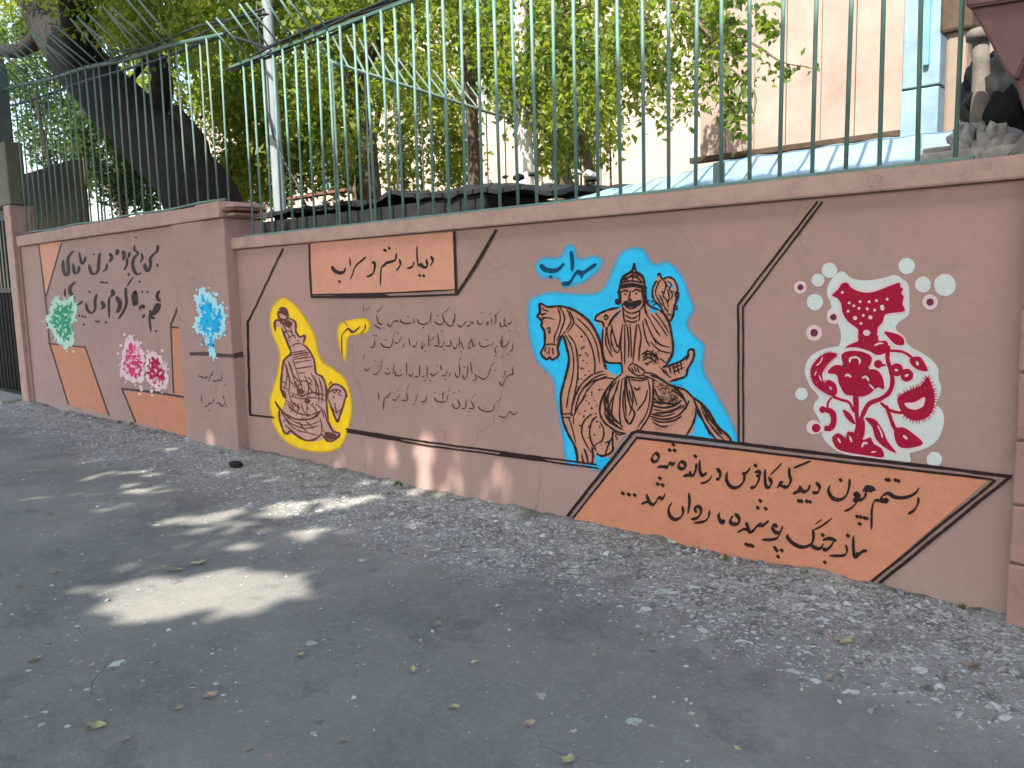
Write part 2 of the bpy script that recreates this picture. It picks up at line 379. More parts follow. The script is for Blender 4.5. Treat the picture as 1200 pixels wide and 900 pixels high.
main = empty('mural_wall', (-3.8, 0.12, 0), 'long low mauve wall painted with horseman, verses and crimson flower, under the straight green fence', 'wall', 'painted boundary walls')
wall_block(-6.95, -0.55, 0, .24, -.1, 1.87, 'wall_body', M['wall'], main, amp=0)
wall_block(-6.93, -0.60, -.05, .30, 1.872, 1.969, 'coping', M['coping'], main, 3, .004)
left = empty('mural_wall', (-10, 0.12, 0), 'shorter far wall section painted with two large lines of black verse and a green flower', 'wall', 'painted boundary walls')
YL = -.02
wall_block(-12.45, -7.88, YL, .22, -.1, 2.16, 'wall_body', M['wall'], left, amp=0)
wall_block(-12.40, -7.30, YL-.055, .28, 2.163, 2.30, 'coping', M['coping'], left, 8, .010)
pil = empty('wall_pillar', (-7.4, 0, 0), 'mauve pillar between the two wall sections, painted with a blue flower and a thick black line', 'pillar')
YP = -.105
wall_block(-7.90, -6.89, YP, .30, -.1, 2.15, 'pillar_body', M['wall'], pil, amp=0)
wall_block(-7.296, -6.86, YP-.055, .32, 2.153, 2.29, 'coping', M['coping'], pil, 5, .010)
# layered, broken end of the pillar top
for k, (xa, xb, za, zb, dy) in enumerate(((-6.857, -6.70, 2.235, 2.262, .03), (-6.857, -6.66, 2.20, 2.225, .0), (-6.857, -6.74, 2.165, 2.19, .05))):
    b = MB(); b.box(xa, xb, YP-.03+dy, .2, za, zb)
    b.build('loose_slab', M['plank'] if k == 1 else M['coping'], pil, bevel=.006)

# ---------------------------------------------------------------- mural drawing tools
def tr(ox, oy, s, pts): return [(ox+pts[i]/s, oy+pts[i+1]/s) for i in range(0, len(pts), 2)]
def P(ox, oy, s, txt): return tr(ox, oy, s, [float(t) for t in txt.replace(',', ' ').split()])
def smooth(pts, closed=False, k=4):
    n = len(pts)
    if n < 3: 
        if n == 2: return [(pts[0][0]*(1-t)+pts[1][0]*t, pts[0][1]*(1-t)+pts[1][1]*t) for t in np.linspace(0, 1, 5)]
        return pts
    out = []
    rngi = range(n) if closed else range(n-1)
    for i in rngi:
        p = [pts[(i+j) % n] if closed else pts[min(max(i+j, 0), n-1)] for j in (-1, 0, 1, 2)]
        for q in range(k):
            t = q/k
            out.append(tuple(.5*((2*p[1][c])+(-p[0][c]+p[2][c])*t+(2*p[0][c]-5*p[1][c]+4*p[2][c]-p[3][c])*t*t+(-p[0][c]+3*p[1][c]-3*p[2][c]+p[3][c])*t**3) for c in (0, 1)))
    if not closed: out.append(pts[-1])
    return out
class Paint:
    """flat paint on a wall face; layers are 1.2 mm apart"""
    def __init__(s, face, layer): s.Y = face-.0012*layer; s.pr = []
    def fill(s, pts, sm=True):
        q = smooth(pts, True) if sm else pts
        s.pr.append((q, [tuple(range(len(q)))]))
    def stroke(s, pts, w, taper=(.35, .35), pen=None, sm=True, wob=.12):
        q = smooth(pts) if sm else [tuple(x) for x in pts]
        n = len(q)
        if n < 2: return
        A = np.array(q, float); d = np.gradient(A, axis=0); L = np.hypot(d[:, 0], d[:, 1]); L[L == 0] = 1; d /= L[:, None]
        nr = np.stack([-d[:, 1], d[:, 0]], 1)
        t = np.linspace(0, 1, n)
        ww = np.full(n, w*1.0)
        if pen is not None:
            ang = np.arctan2(-d[:, 1], d[:, 0]); ww *= .5+.72*np.abs(np.sin(ang-pen))
        ww *= np.minimum(1, np.minimum(taper[0]+t*n/3.0, taper[1]+(1-t)*n/3.0))
        ww *= 1+wob*(rng.random(n)-.5)*2
        a = A+nr*ww[:, None]/2; b = A-nr*ww[:, None]/2
        s.pr.append(([tuple(p) for p in a]+[tuple(p) for p in b], [(i, i+1, n+i+1, n+i) for i in range(n-1)]))
    def dot(s, p, r, sides=10, asp=1.0):
        ph = random.random()*.4
        s.pr.append(([(p[0]+r*math.cos(2*PI*k/sides+ph)*(1+.03*random.uniform(-1, 1)), p[1]+r*asp*math.sin(2*PI*k/sides+ph)*(1+.03*random.uniform(-1, 1))) for k in range(sides)], [tuple(range(sides))]))
    def diamond(s, p, r):
        s.pr.append(([(p[0]+r*x, p[1]+r*y) for x, y in ((-1, -.15), (-.1, -1), (1, .1), (.15, 1))], [(0, 1, 2, 3)]))
    def build(s, name, mat, parent):
        mb = MB(); n = max(1, len(s.pr))      # later brush strokes lie a hair above earlier ones
        for i, (v, f) in enumerate(s.pr):
            Y = s.Y-.0009*i/n; mb.add([survey(p[0], p[1], Y) for p in v], f)
        return mb.build(name, mat, parent)
def halo(name, polys, face, layer, feather, mat, parent, step=1.6):
    Y = face-.0012*layer
    V = []; F = []; C = []
    for poly in polys:
        q = np.array(smooth(poly, True, 4)); a = q; b = np.roll(q, -1, 0)
        x0, y0 = q.min(0)-4; x1, y1 = q.max(0)+4
        gx = np.arange(x0, x1, step); gy = np.arange(y0, y1, step)
        GX, GY = np.meshgrid(gx, gy); p = np.stack([GX.ravel(), GY.ravel()], 1)
        ab = b-a; ap = p[:, None]-a[None]; t = np.clip((ap*ab).sum(-1)/((ab**2).sum(-1)+1e-9), 0, 1)
        dist = np.sqrt(((ap-t[..., None]*ab)**2).sum(-1)).min(1)
        c1 = (a[:, 1][None] > p[:, 1:2]) != (b[:, 1][None] > p[:, 1:2])
        xi = (b[:, 0]-a[:, 0])*(p[:, 1:2]-a[:, 1])/(b[:, 1]-a[:, 1]+1e-12)+a[:, 0]
        ins = ((c1 & (p[:, :1] < xi)).sum(1) % 2) == 1
        sd = np.where(ins, dist, -dist)
        al = np.clip((sd+feather*.25)/feather, 0, 1); al = al*al*(3-2*al)
        n0 = len(V); V += [tuple(survey(u, v, Y)) for u, v in p]; C += al.tolist()
        nx, ny = len(gx), len(gy)
        for j in range(ny-1):
            for i in range(nx-1):
                k = j*nx+i
                if al[k]+al[k+1]+al[k+nx]+al[k+nx+1] > 0: F.append((n0+k, n0+k+1, n0+k+nx+1, n0+k+nx))
    me = bpy.data.meshes.new(name); me.from_pydata(V, [], F)
    at = me.attributes.new('cover', 'FLOAT', 'POINT'); at.data.foreach_set('value', C)
    return link(name, me, mat, parent)
PEN = math.radians(62)
def letters(pa, ox, oy, s, w, strokes, dots=(), dr=None, pen=PEN):
    for t in strokes.strip().split(';'):
        t = t.strip()
        if not t: continue
        k = 1.0
        if '*' in t: a, t = t.split('*'); k = float(a)
        pa.stroke(P(ox, oy, s, t), w*k, pen=pen, wob=.06)
    dd = P(ox, oy, s, dots) if dots else []
    for d in dd: pa.diamond(d, dr or w*.75)

# ======================= mural of the long wall
# lower orange parallelogram panel
pan = Paint(0, 5); pan.fill([(745.5, 512.6), (1160, 561), (1011, 689.5), (1011, 697), (669, 616), (669, 609)], False)
panel = pan.build('painted_panel', M['orange'], main); panel['label'] = 'large orange slanted panel with two lines of black verse'
pb = Paint(0, 6)
for a, b, ww in (((738.5, 508.5), (748.5, 504.5), 3), ((747, 505.5), (1186, 558.7), 4.2), ((745, 512.6), (1164, 562), 3.0), ((742, 506.5), (661.5, 609.5), 3.6), ((746.5, 513), (668.5, 611), 2.6),
                 ((1185, 557.5), (1020, 692), 4.0), ((1167, 562.5), (1011.5, 690), 3.4)):
    pts = [(a[0]+(b[0]-a[0])*t+random.uniform(-.35, .35), a[1]+(b[1]-a[1])*t+random.uniform(-.35, .35)) for t in np.linspace(0, 1, 14)]
    pb.stroke(pts, ww, taper=(.9, .9), wob=.12)
pb.build('panel_border', M['black'], panel)
lt = Paint(0, 7)
# first verse line, right half (surveyed at 9x) and middle (5x)
letters(lt, 970, 540, 9, 3.9, '965,280 930,335 860,375 780,390 700,380 655,350 620,345 580,370; 575,365 568,400 600,430 630,425 600,395 ; .85* 620,440 560,425 505,418 475,465 464,540 462,620 460,725; 955,385 955,430 935,485 900,530 845,562; 1.1* 505,312 440,280 395,285 372,330; 1.3* 480,312 430,305 390,320; 400,330 392,380 350,412 315,405; 1.5* 270,370 300,352 325,385 300,410 270,395; .8* 325,410 275,475 230,510 172,532; 230,188 228,260 205,345 165,395 110,412 50,392 15,340 8,300 28,255',
        '620,200 645,202 715,205 745,212 135,203 310,588 345,592 385,602 410,608 337,665', 2.9)
letters(lt, 860, 530, 5, 3.9, '480,175 503,205 488,236 458,234; 445,188 438,215 412,232 395,218 385,195; .8* 398,225 372,215 ; 395,226 370,232 345,246; .75* 452,50 400,72 348,94; 325,88 325,130 333,168 312,203 280,198; .9* 262,180 290,172; 285,200 268,192 252,210; .75* 283,62 248,98 212,134; 183,98 182,150 187,195 207,205 220,175 202,145',
        '380,285 395,287 428,288 445,290 126,78', 2.9)
letters(lt, 720, 505, 6.667, 3.8, '1062,285 1045,312 1015,335 1002,322; 1015,330 1012,385 985,425 940,445 898,425 874,375 882,318; 1095,325 1130,318 1135,345 1105,352; 1132,335 1125,392 1092,438 1058,442; 798,288 826,330 818,372 792,376; .8* 762,345 742,380 710,402 672,410; 668,225 666,300 682,345 700,342 722,322; 640,250 636,300 620,342 598,345 588,312; 600,345 572,345 538,357; 512,238 546,250 552,282 522,296 500,275 512,240; 474,235 458,262 432,252 410,285 386,268; .8* 408,285 392,282 362,278 334,288; 318,165 345,195 336,230 306,240 292,214 316,168',
        '632,198 460,108 432,150 470,152', 2.9)
# second verse line
letters(lt, 720, 505, 6.667, 3.8, '396,488 376,530 348,520 320,560 298,576 270,550 250,492; .8* 298,575 265,556 235,560 208,573; 530,585 536,640 510,680 468,692 432,660 424,605 450,558; 582,482 586,560 574,648; 640,640 628,602 655,590 676,612 670,652 640,682 598,690; .8* 742,618 736,670 702,706 618,720; 822,635 814,665 830,710 855,716 845,690; 1.1* 940,645 972,680 968,722 922,726 904,700 928,660',
        '65,488 112,497 158,502 355,370 338,415 376,424', 2.9)
letters(lt, 860, 530, 5, 3.9, '206,400 186,416 166,430 150,412; 186,416 170,428 140,430 110,462 90,464 80,432 70,410; .8* 92,462 60,450 20,472; 286,430 272,466 246,470 225,442 236,425 256,440; .85* 272,466 256,500 220,512 163,512; .7* 576,385 520,428 468,455; .6* 516,392 475,425; 462,450 466,500 450,540 400,556 350,536 315,500 318,478; 450,542 480,562 508,562 524,535; 520,560 540,572 570,548 586,520; 520,515 560,505 602,520; 782,575 752,582 732,598 715,590; 700,490 700,560 708,612 732,604; .8* 655,540 662,578 640,605 558,606',
        '155,285 140,325 186,330 72,540 85,545 98,545 108,550 240,560 250,575 280,575 258,612 520,485 533,645 668,488', 2.9)
lt.build('lettering', M['black'], panel)

# heading panel at the top
hp = Paint(0, 5); hp.fill([(363, 285), (532, 272), (533.5, 341), (366, 345)], False)
head = hp.build('painted_panel', M['orange_pale'], main); head['label'] = 'small salmon heading panel under the coping'
hb = Paint(0, 6)
hb.stroke([(362.5, 286), (363.2, 315), (365, 348)], 2.6, (.9, .9)); hb.stroke([(365, 345.5), (450, 343.5), (533, 339.5)], 1.8, (.9, .9)); hb.stroke([(364, 348), (450, 348), (536, 345)], 2.6, (.9, .9)); hb.stroke([(388, 347), (430, 345.5), (455, 346)], 3.6, (.2, .2))
hb.fill([(530.5, 271), (533.5, 271), (536, 343), (533, 346)], False)
hb.stroke([(535, 345), (556, 313), (581.5, 269)], 3.4, (.8, .9)); hb.build('panel_border', M['black'], head)
hl = Paint(0, 7)
letters(hl, 340, 260, 4.615, 3.0, '760,185 772,210 756,240; 735,200 741,238 722,245 706,222; 720,243 698,232 688,238; .7* 685,130 686,190 692,235; .9* 670,212 662,240 632,252; .9* 590,200 596,232 572,264; 575,168 568,205 542,216 520,225; 1.1* 545,218 520,222 498,245; .7* 520,235 498,238 490,270 488,345; 440,222 456,222 456,255 445,282 413,298; 410,188 392,205 372,222; .8* 385,210 352,240 336,285 323,312; .7* 322,195 326,242; 1.2* 224,238 240,264 270,276 292,268 298,248',
        '700,290 722,292 515,155 535,142 267,322 510,152', 2.1)
hl.build('lettering', M['black'], head)

# thin black framing lines
ln = Paint(0, 4)
def twin(pts, off, w):
    ln.stroke(pts, w, (.9, .9), sm=False, wob=.1)
    ln.stroke([(x+off[0], y+off[1]) for x, y in pts], w*.8, (.9, .9), sm=False, wob=.1)
def seg(a, b, n=14, j=.3): return [(a[0]+(b[0]-a[0])*t+random.uniform(-j, j), a[1]+(b[1]-a[1])*t+random.uniform(-j, j)) for t in np.linspace(0, 1, n)]
ln.stroke(seg((958, 236), (865, 357))+seg((865, 357), (865.5, 519)), 2.6, (.9, .9), sm=False); ln.stroke(seg((963.5, 237), (870.5, 360))+seg((870.5, 360), (871, 519)), 2.3, (.9, .9), sm=False)
ln.stroke(seg((331.5, 291), (291, 377)), 2.0, (.9, .9)); ln.stroke(seg((289.8, 375), (293, 487))+seg((293.5, 486.5), (321, 489.5), 4), 2.6, (.9, .9), sm=False)
ln.stroke(seg((405, 503), (500, 518))+seg((500, 518), (703, 545)), 2.4, (.9, .9)); ln.stroke(seg((406, 506), (500, 522))+seg((500, 522), (702, 549)), 2.2, (.9, .9)); ln.stroke(seg((408, 505), (470, 515.5), 8), 3.6, (.5, .2))
ln.stroke(seg((585, 532), (640, 540), 8), 3.6, (.3, .3))
ln.build('painted_line', M['black'], main)

# ---- horseman
rd = Paint(0, 3)
R1 = (600, 270, 3.214)
H = halo('painted_horseman', [P(*R1, '70,250 150,225 250,232 330,222 365,160 400,85 450,58 500,66 535,118 590,112 640,158 675,240 692,300 668,350 690,390 732,430 728,520 775,610 820,690 850,760 850,812 640,790 440,770 350,905 260,893 200,885 180,760 158,640 145,560 90,500 58,400 52,300'),
                              P(*R1, '86,120 120,95 175,95 200,52 240,55 255,100 310,88 348,112 335,150 285,195 240,214 190,222 170,190 110,185 82,150')],
         0, 2, 12, M['sprayblue'], main)
H['label'] = 'horseman in pointed helmet on a dappled horse against a sprayed sky blue field'
body = Paint(0, 3)
body.fill(P(*R1, '92,322 105,308 105,275 135,288 180,285 225,296 265,320 300,355 330,415 345,490 352,520 400,545 530,545 600,585 650,600 680,628 715,650 745,690 775,738 815,775 822,796 768,790 735,745 712,700 695,668 685,720 660,772 450,762 380,840 365,860 335,845 318,840 310,878 300,882 285,876 270,882 248,876 240,822 208,760 188,700 184,620 200,555 214,490 205,440 190,395 172,440 175,472 158,487 148,482 135,487 108,465 122,432 122,380 108,345'))
tor = P(*R1, '459,126 468,155 490,175 500,215 500,260 520,285 560,300 585,330 600,385 605,455 580,505 575,515 605,505 640,490 662,470 668,455 683,455 683,475 665,515 640,550 600,572 560,585 530,620 520,690 480,745 430,765 375,745 335,690 340,630 375,570 405,545 412,505 385,497 352,490 342,440 340,372 318,345 322,322 350,303 410,293 404,262 404,225 415,175 448,152')
body.fill(tor)
body.fill(P(*R1, '548,172 562,182 590,180 612,190 622,222 618,262 610,290 606,322 592,340 576,322 560,288 535,262 528,230 538,198'))
bo = body.build('figure_fill', M['skin'], H)
gap = Paint(0, 4)
gap.fill(P(*R1, '362,503 385,510 404,502 411,515 405,532 385,538 368,524')); gap.fill(P(*R1, '512,280 528,284 548,308 540,312 524,306')); gap.fill(P(*R1, '404,300 392,312 384,330 398,322 408,308'))
gap.fill(P(*R1, '590,198 604,203 606,220 594,214')); gap.fill(P(*R1, '325,862 345,868 350,880 330,888 318,880')) ; gap.fill(P(*R1, '340,858 372,862 352,893 322,891'))
gap.build('sky_gap', M['sprayblue'] if False else M['bluepaint'], H)
art = Paint(0, 5)
def art_s(src, w, txt, **k):
    for t in txt.split(';'):
        if t.strip(): art.stroke(P(*src, t), w*1.28, (.5, .4), wob=.25, **k)
# horse outline and harness
art_s(R1, 2.1, '92,322 105,308 105,275 135,288 180,285 225,296 265,320 300,355 330,415 345,490 355,525; 92,322 112,342 110,360 122,382 122,432 108,462 128,485 143,478 152,487 175,470 172,440 190,395 205,440 214,490 200,555 184,620 188,700 208,760 240,822 246,878; 200,560 212,500; 108,318 130,312; 520,545 560,560 600,585 650,600 680,628 712,650 745,690 775,738 815,775 826,800; 695,668 685,720 655,775; 682,632 712,700 735,745 770,790; 695,640 718,660 738,700 770,740 790,770; 270,882 262,840; 300,882 305,850 300,815; 318,840 340,850 372,838 384,815; 378,756 380,830')
art_s(R1, 1.3, '112,338 130,328 160,336; 172,290 182,330 172,370 160,400 158,430; 180,288 198,330 186,372 168,420; 205,294 222,340 200,382; 215,300 232,345 208,385; 125,432 145,428 168,432; 140,440 140,470; 152,442 155,470; 122,458 128,440; 200,382 192,392; 232,345 275,390 300,440 312,500 310,540; 244,330 290,375 318,430 330,500; 212,392 238,430 248,500 246,560 235,620 225,660; 200,392 224,440 232,500 226,560 212,620 205,670; 345,530 300,545 262,580 240,620 225,670 222,700; 352,540 310,555 272,590 250,630 236,680; 360,548 318,566 285,600 262,640; 184,690 200,692 218,690 230,700; 186,702 205,705 222,706; 230,700 232,730; 300,690 270,720 262,760 276,800 300,840; 330,720 345,750 340,790 315,806 302,830; 384,756 372,790 350,800; 240,800 225,740 210,700; 130,372 140,366 144,376; 110,330 124,326; 112,290 122,300; 120,300 140,305; 690,650 700,690 728,730 745,775; 712,665 735,715 775,765 800,790; 725,690 745,730; 750,740 780,775')
for p in P(*R1, '140,380 262,400 272,415 270,440 278,462 268,490 282,500 270,520 276,545 256,470 262,445 284,470 262,520 290,530 262,560 250,590 244,615 250,560 300,620 310,640 330,600 290,650 275,680 320,660 300,610 315,690 280,640 255,690 270,700 340,600 300,670 320,720 290,740 330,740 310,770 285,780 256,735'): art.dot(p, random.uniform(.9, 1.5), 6)
# helmet, face, beard
art_s(R1, 2.0, '459,122 452,152 420,172 406,210 404,258; 461,122 466,152 492,172 501,215 506,262 520,285 556,300; 404,258 388,268; 388,262 396,276 410,272; 404,290 360,300 322,318 314,338 340,345 346,365; 410,300 380,330 362,362; 342,370 340,440 352,492 384,500 411,503 415,540; 556,300 585,330 600,385 606,455 582,505 566,516; 575,515 605,505 640,490 662,468; 662,468 665,452 680,448 686,462 680,490 662,520 655,548 625,560 590,570; 668,466 655,490')
art_s(R1, 1.4, '408,200 450,190 500,200; 406,208 450,200 502,210; 420,195 430,180 450,175 475,180 492,196; 440,178 458,165 476,178; 410,232 425,226 438,232; 452,232 468,224 486,232; 448,226 440,256 452,258; 420,272 440,264 462,268 480,262; 412,278 424,300 450,312 482,300 496,272; 420,268 440,272 462,272 484,262; 416,285 422,335 430,350; 482,300 478,345; 425,318 452,332 478,318; 430,338 452,346 474,338; 500,240 496,280 510,312; 505,265 500,300 516,330; 346,330 352,318 362,326 354,336 346,332; 352,362 360,400 375,460; 372,352 385,400 400,440 412,380; 360,362 352,402 358,440 380,480; 378,365 372,400 380,440 398,460 412,420; 432,352 440,420 438,480; 444,352 448,420 450,480; 476,352 486,400 480,450 478,495; 500,330 520,380 545,430; 512,322 540,372 560,400; 525,316 560,360 585,400; 540,310 570,350 592,390; 492,340 502,400 520,440; 530,400 558,430 596,440; 522,420 556,452 598,462; 416,352 410,420 414,500; 470,350 462,420 455,500; 424,352 425,430 424,505; 556,480 580,500')
art_s(R1, 1.5, '440,512 452,502 470,508 488,520 500,535 480,548 460,540 442,525 440,512; 448,515 460,535; 458,510 470,535; 470,512 480,538; 488,470 510,455 540,470 552,490; 492,480 515,465 548,482; 490,492 515,478 545,500; 500,505 530,492; 500,535 530,540 560,556; 490,545 520,556 548,570; 510,448 500,470; 530,450 520,480; 545,462 540,500; 556,516 590,540; 566,530 600,556; 590,508 600,540; 605,505 615,545; 620,500 630,540; 635,495 640,525; 600,520 640,505; 606,535 650,515')
# lower robe and saddle cloth
art_s(R1, 1.9, '412,540 375,575 342,625 330,680 345,720 375,745 400,760 430,766; 530,560 532,620 520,690 490,740 476,762; 430,545 432,600 445,660 462,690 442,730 425,700; 605,585 640,620 660,660; 520,700 570,712 620,700 652,670 668,640; 530,660 570,668 610,660 640,640')
art_s(R1, 1.3, '395,565 360,620 350,690 372,730; 405,560 385,620 375,690 390,740; 415,560 408,620 405,690 412,750; 424,560 425,620 430,700; 400,590 370,650 362,700; 420,600 418,660 428,720; 440,600 452,650; 444,570 456,640 440,700; 355,640 380,700 420,742; 345,650 372,712 415,752; 436,545 446,580 460,620 470,660; 512,560 520,620 506,690 470,745; 445,560 480,566 512,560; 458,590 470,598 484,590; 462,600 484,600; 385,756 400,770 425,765; 388,770 398,790; 520,690 570,700 616,688; 528,720 560,738 590,735; 530,646 575,652 622,630; 532,674 570,680; 540,686 600,684 640,654')
for i in range(150):
    a = random.uniform(0, 1); b = random.uniform(0, 1)
    x = 536+a*105*(1-.25*b); y = 575+b*80-28*(1-a)*(1-b)*.3-20*a*(1-b)*(-.6)
    if x > 660-b*20: continue
    p0 = (600+x/3.214, 270+y/3.214); an = random.uniform(0, PI)
    art.stroke([p0, (p0[0]+2.2*math.cos(an), p0[1]+2.2*math.sin(an))], 1.0, (.8, .8), sm=False)
for i in range(46):      # fringe of the saddle cloth
    t = i/45; x = 530+t*118; y = 690-math.sin(t*1.5)*16+(t**3)*-18
    p0 = (600+x/3.214, 270+y/3.214); art.stroke([p0, (p0[0]-.2, p0[1]+3.5)], .8, (.9, .3), sm=False)
for i in range(70):      # chest hatching
    a = random.random(); p0 = (600+(412+a*80)/3.214, 270+random.uniform(430, 500)/3.214)
# beast-headed mace behind the shoulder
art_s(R1, 1.9, '548,172 556,162 566,182 590,176 612,188 624,222 616,240 620,262 610,290 606,322 592,342 576,322 560,288 535,262 528,230 538,198 548,190; 612,240 626,236 622,262 612,262; 616,280 622,296 608,296')
art_s(R1, 1.3, '560,185 548,205 540,235 552,262 568,284; 566,186 580,200 574,230 566,246; 585,190 600,205 592,222 604,240 598,262; 566,246 582,262 590,290; 552,240 565,262 575,290 590,310; 584,220 592,250 586,275; 580,296 588,304; 584,312 594,320 600,312; 574,200 590,214; 600,226 612,234; 538,262 522,272; 545,272 528,284; 508,268 520,262')
# solid dark areas: helmet band, hair, beard, brows, eyes, moustache tips, collar, boot
for t in ('407,205 450,198 502,208 503,222 455,214 408,220', '486,222 500,226 506,262 500,285 492,262', '414,276 432,270 446,275 462,274 478,268 490,262 484,280 466,288 448,290 428,287', '388,262 396,258 408,270 402,280 392,276', '404,222 412,240 412,275 404,262'):
    art.fill(P(*R1, t))
for t, rr in (('427,240', 1.2), ('468,238', 1.3), ('141,384', 1.6), ('141,383', 1.2), ('566,232', 1.3), ('352,322', 1.5), ('132,460', 1.0), ('155,462', 1.0)): art.dot(P(*R1, t)[0], rr, 8)
art_s(R1, 1.5, '414,232 428,225 440,231; 455,230 470,222 486,230; 446,232 440,258 450,262; 428,288 450,295 474,284; 408,200 430,170 458,158 490,178 502,206; 425,178 440,192; 470,168 480,190; 455,160 455,195; 408,212 396,240')
art_s(R1, 1.6, '262,600 300,570 350,556 392,560; 232,700 250,660 280,620; 318,830 300,800 292,760 300,720 320,700; 350,846 366,800 380,780; 246,876 244,850 232,810; 286,876 280,845 270,820; 415,560 440,552 470,556 512,556; 352,690 380,730 420,752; 352,660 374,700 402,728; 538,600 560,640 600,655 640,640; 600,600 640,628 655,650; 532,632 560,650 602,650; 524,708 560,722 610,716 640,698; 345,640 360,690; 356,600 348,640 352,680; 378,575 362,620 362,670; 470,680 500,640 510,600')
for i in range(120):     # stippled shading in the saddle cloth and sleeve
    for (xa, xb, ya, yb) in ((545, 640, 575, 640), (500, 556, 455, 510)):
        art.dot((600+random.uniform(xa, xb)/3.214, 270+random.uniform(ya, yb)/3.214), random.uniform(.3, .65), 5)
# short hatching along the outlines, the ragged ink edge of the drawing
def hatch(src, txt, ln_, n, side=1, w=.8):
    q = np.array(smooth(P(*src, txt), False, 8)); idx = np.linspace(1, len(q)-2, n).astype(int)
    for i in idx:
        d = q[i+1]-q[i-1]; d /= (np.hypot(*d)+1e-6); nr = np.array([-d[1], d[0]])*side
        L = ln_*random.uniform(.5, 1.2); art.stroke([tuple(q[i]), tuple(q[i]+nr*L+d*L*.4)], w, (.9, .2), sm=False)
hatch(R1, '214,490 200,555 184,620 188,700 208,760 240,822', 3, 34, -1); hatch(R1, '225,296 265,320 300,355 330,415 345,490', 3, 34, 1)
hatch(R1, '585,330 600,385 606,455 582,505', 3.4, 22, 1); hatch(R1, '212,392 238,430 248,500 246,560 235,620 225,660', 1.6, 34, 1)
hatch(R1, '345,530 300,545 262,580 240,620 225,670', 2, 30, 1); hatch(R1, '685,720 680,690 695,668', 2.5, 8, -1); hatch(R1, '660,650 640,690 600,740 540,752', 3, 26, 1)
hatch(R1, '300,690 270,720 262,760 276,800', 2, 14, -1); hatch(R1, '330,800 350,842 372,838', 2, 10, -1); hatch(R1, '712,655 745,695 775,745 815,780', 2.4, 18, 1)
art.build('line_art', M['black'], H)
nm = Paint(0, 4)
letters(nm, 620, 280, 12, 5.2, '170,350 182,390 230,430 320,448 400,432 452,388 492,340; 590,165 600,260 610,350 600,455; 945,350 880,395 800,450 740,482 680,465 630,520 590,590 540,625 455,632; .8* 738,480 742,520 724,562', '305,530', 2.2)
nm.build('lettering', M['navy'], H)

# ---- kneeling figure on yellow
R2 = (290, 260, 3.0)
K = halo('painted_kneeling_figure', [P(*R2, '82,300 118,262 160,278 200,325 238,392 262,480 300,508 350,555 372,640 362,720 330,795 262,815 180,802 118,765 82,700 74,620 96,545 108,465 84,400 74,345'),
                                     P(*R2, '310,395 322,355 360,340 415,335 435,358 425,392 385,402 358,412 352,485 338,494 322,455')], 0, 2, 8, M['sprayyellow'], main, 1.4)
K['label'] = 'crowned figure kneeling with a beast head before it, on a sprayed yellow field'
kb = Paint(0, 3)
kb.fill(P(*R2, '105,325 110,308 125,302 138,312 142,335 160,345 170,360 172,385 186,402 200,402 202,412 192,430 212,445 232,480 240,530 262,548 274,575 280,610 288,606 276,630 278,660 282,700 312,735 322,752 300,770 270,762 240,772 205,765 172,750 140,745 125,720 112,690 122,660 132,630 118,590 120,540 126,490 150,462 142,430 124,400 116,372 98,368 96,352 112,348'))
kb.fill(P(*R2, '285,590 302,572 325,575 344,600 340,622 330,640 322,680 316,700 302,670 292,640 282,620'))
kb.build('figure_fill', M['skin2'], K)
art = Paint(0, 4)
art_s(R2, 1.9, '110,308 125,302 138,312 142,335 128,345 110,335 108,312; 98,385 96,352 112,346 130,362; 142,338 168,352 170,385 184,404 202,400 196,428; 120,372 142,430 152,462 128,488 120,540 118,592 132,612; 192,430 212,445 234,485 240,530 262,545 276,580 278,640 284,700; 96,630 112,655 140,680 180,695 230,690 262,660; 112,690 126,735 140,745 150,735 175,752 205,768 235,765 262,745; 262,745 282,770 308,766 324,745 300,735 284,700; 282,620 284,592 302,572 326,576 346,600 338,640 324,682 316,702 300,668 284,622; 112,660 112,690 122,722')
art_s(R2, 1.1, '118,318 130,326; 120,350 135,380 150,410; 130,350 150,372 160,400; 122,392 140,382 156,390; 140,410 160,400 172,412; 150,440 172,428 190,430; 152,462 180,456 210,452; 158,478 190,470 216,466; 165,496 195,490 224,486; 170,516 200,512 232,506; 178,532 206,530; 130,492 140,540 128,590; 142,488 160,540 170,585; 158,480 178,540 190,580; 135,500 148,560 145,600; 200,540 215,580 210,620; 222,530 240,570 240,620; 250,545 262,590 262,640; 234,540 250,590 250,640; 150,600 190,610 235,600 280,612; 150,612 190,622 230,618 276,628; 190,560 175,590 190,615 215,600; 170,560 205,560 228,575; 132,625 160,650 150,670; 150,630 180,650 170,680; 190,640 200,670 225,680; 220,640 240,660 250,690; 120,665 160,700 210,715 255,700; 130,690 170,730 230,745; 180,700 210,740 250,750; 205,700 235,730; 255,690 262,720 258,745; 270,660 280,700 300,740; 132,716 150,728 170,745; 296,590 306,600 316,592; 300,612 306,620; 330,590 320,606 334,612; 306,640 316,680; 286,575 292,562 300,572; 336,586 350,610 342,622; 145,600 160,640 190,655; 120,560 140,570; 122,580 145,590; 210,545 225,560 215,575; 150,560 165,575; 282,745 310,750')
for p in P(*R2, '126,318 118,356 132,388 148,418 165,398 178,418 200,596 178,608 308,640 230,640 214,655 168,640 148,655 132,640 190,575 225,600 158,610 205,628 246,608 290,750 268,735 296,760 128,700'): art.dot(p, 1.1, 6)
for t in ('110,318 122,306 138,316 140,334 126,326', '128,352 142,345 158,356 150,372 136,368', '176,590 190,585 200,600 186,606', '206,620 222,628 214,640 200,634', '272,740 300,742 318,756 296,766 276,760', '120,590 134,600 136,622 122,612'):
    art.fill(P(*R2, t))
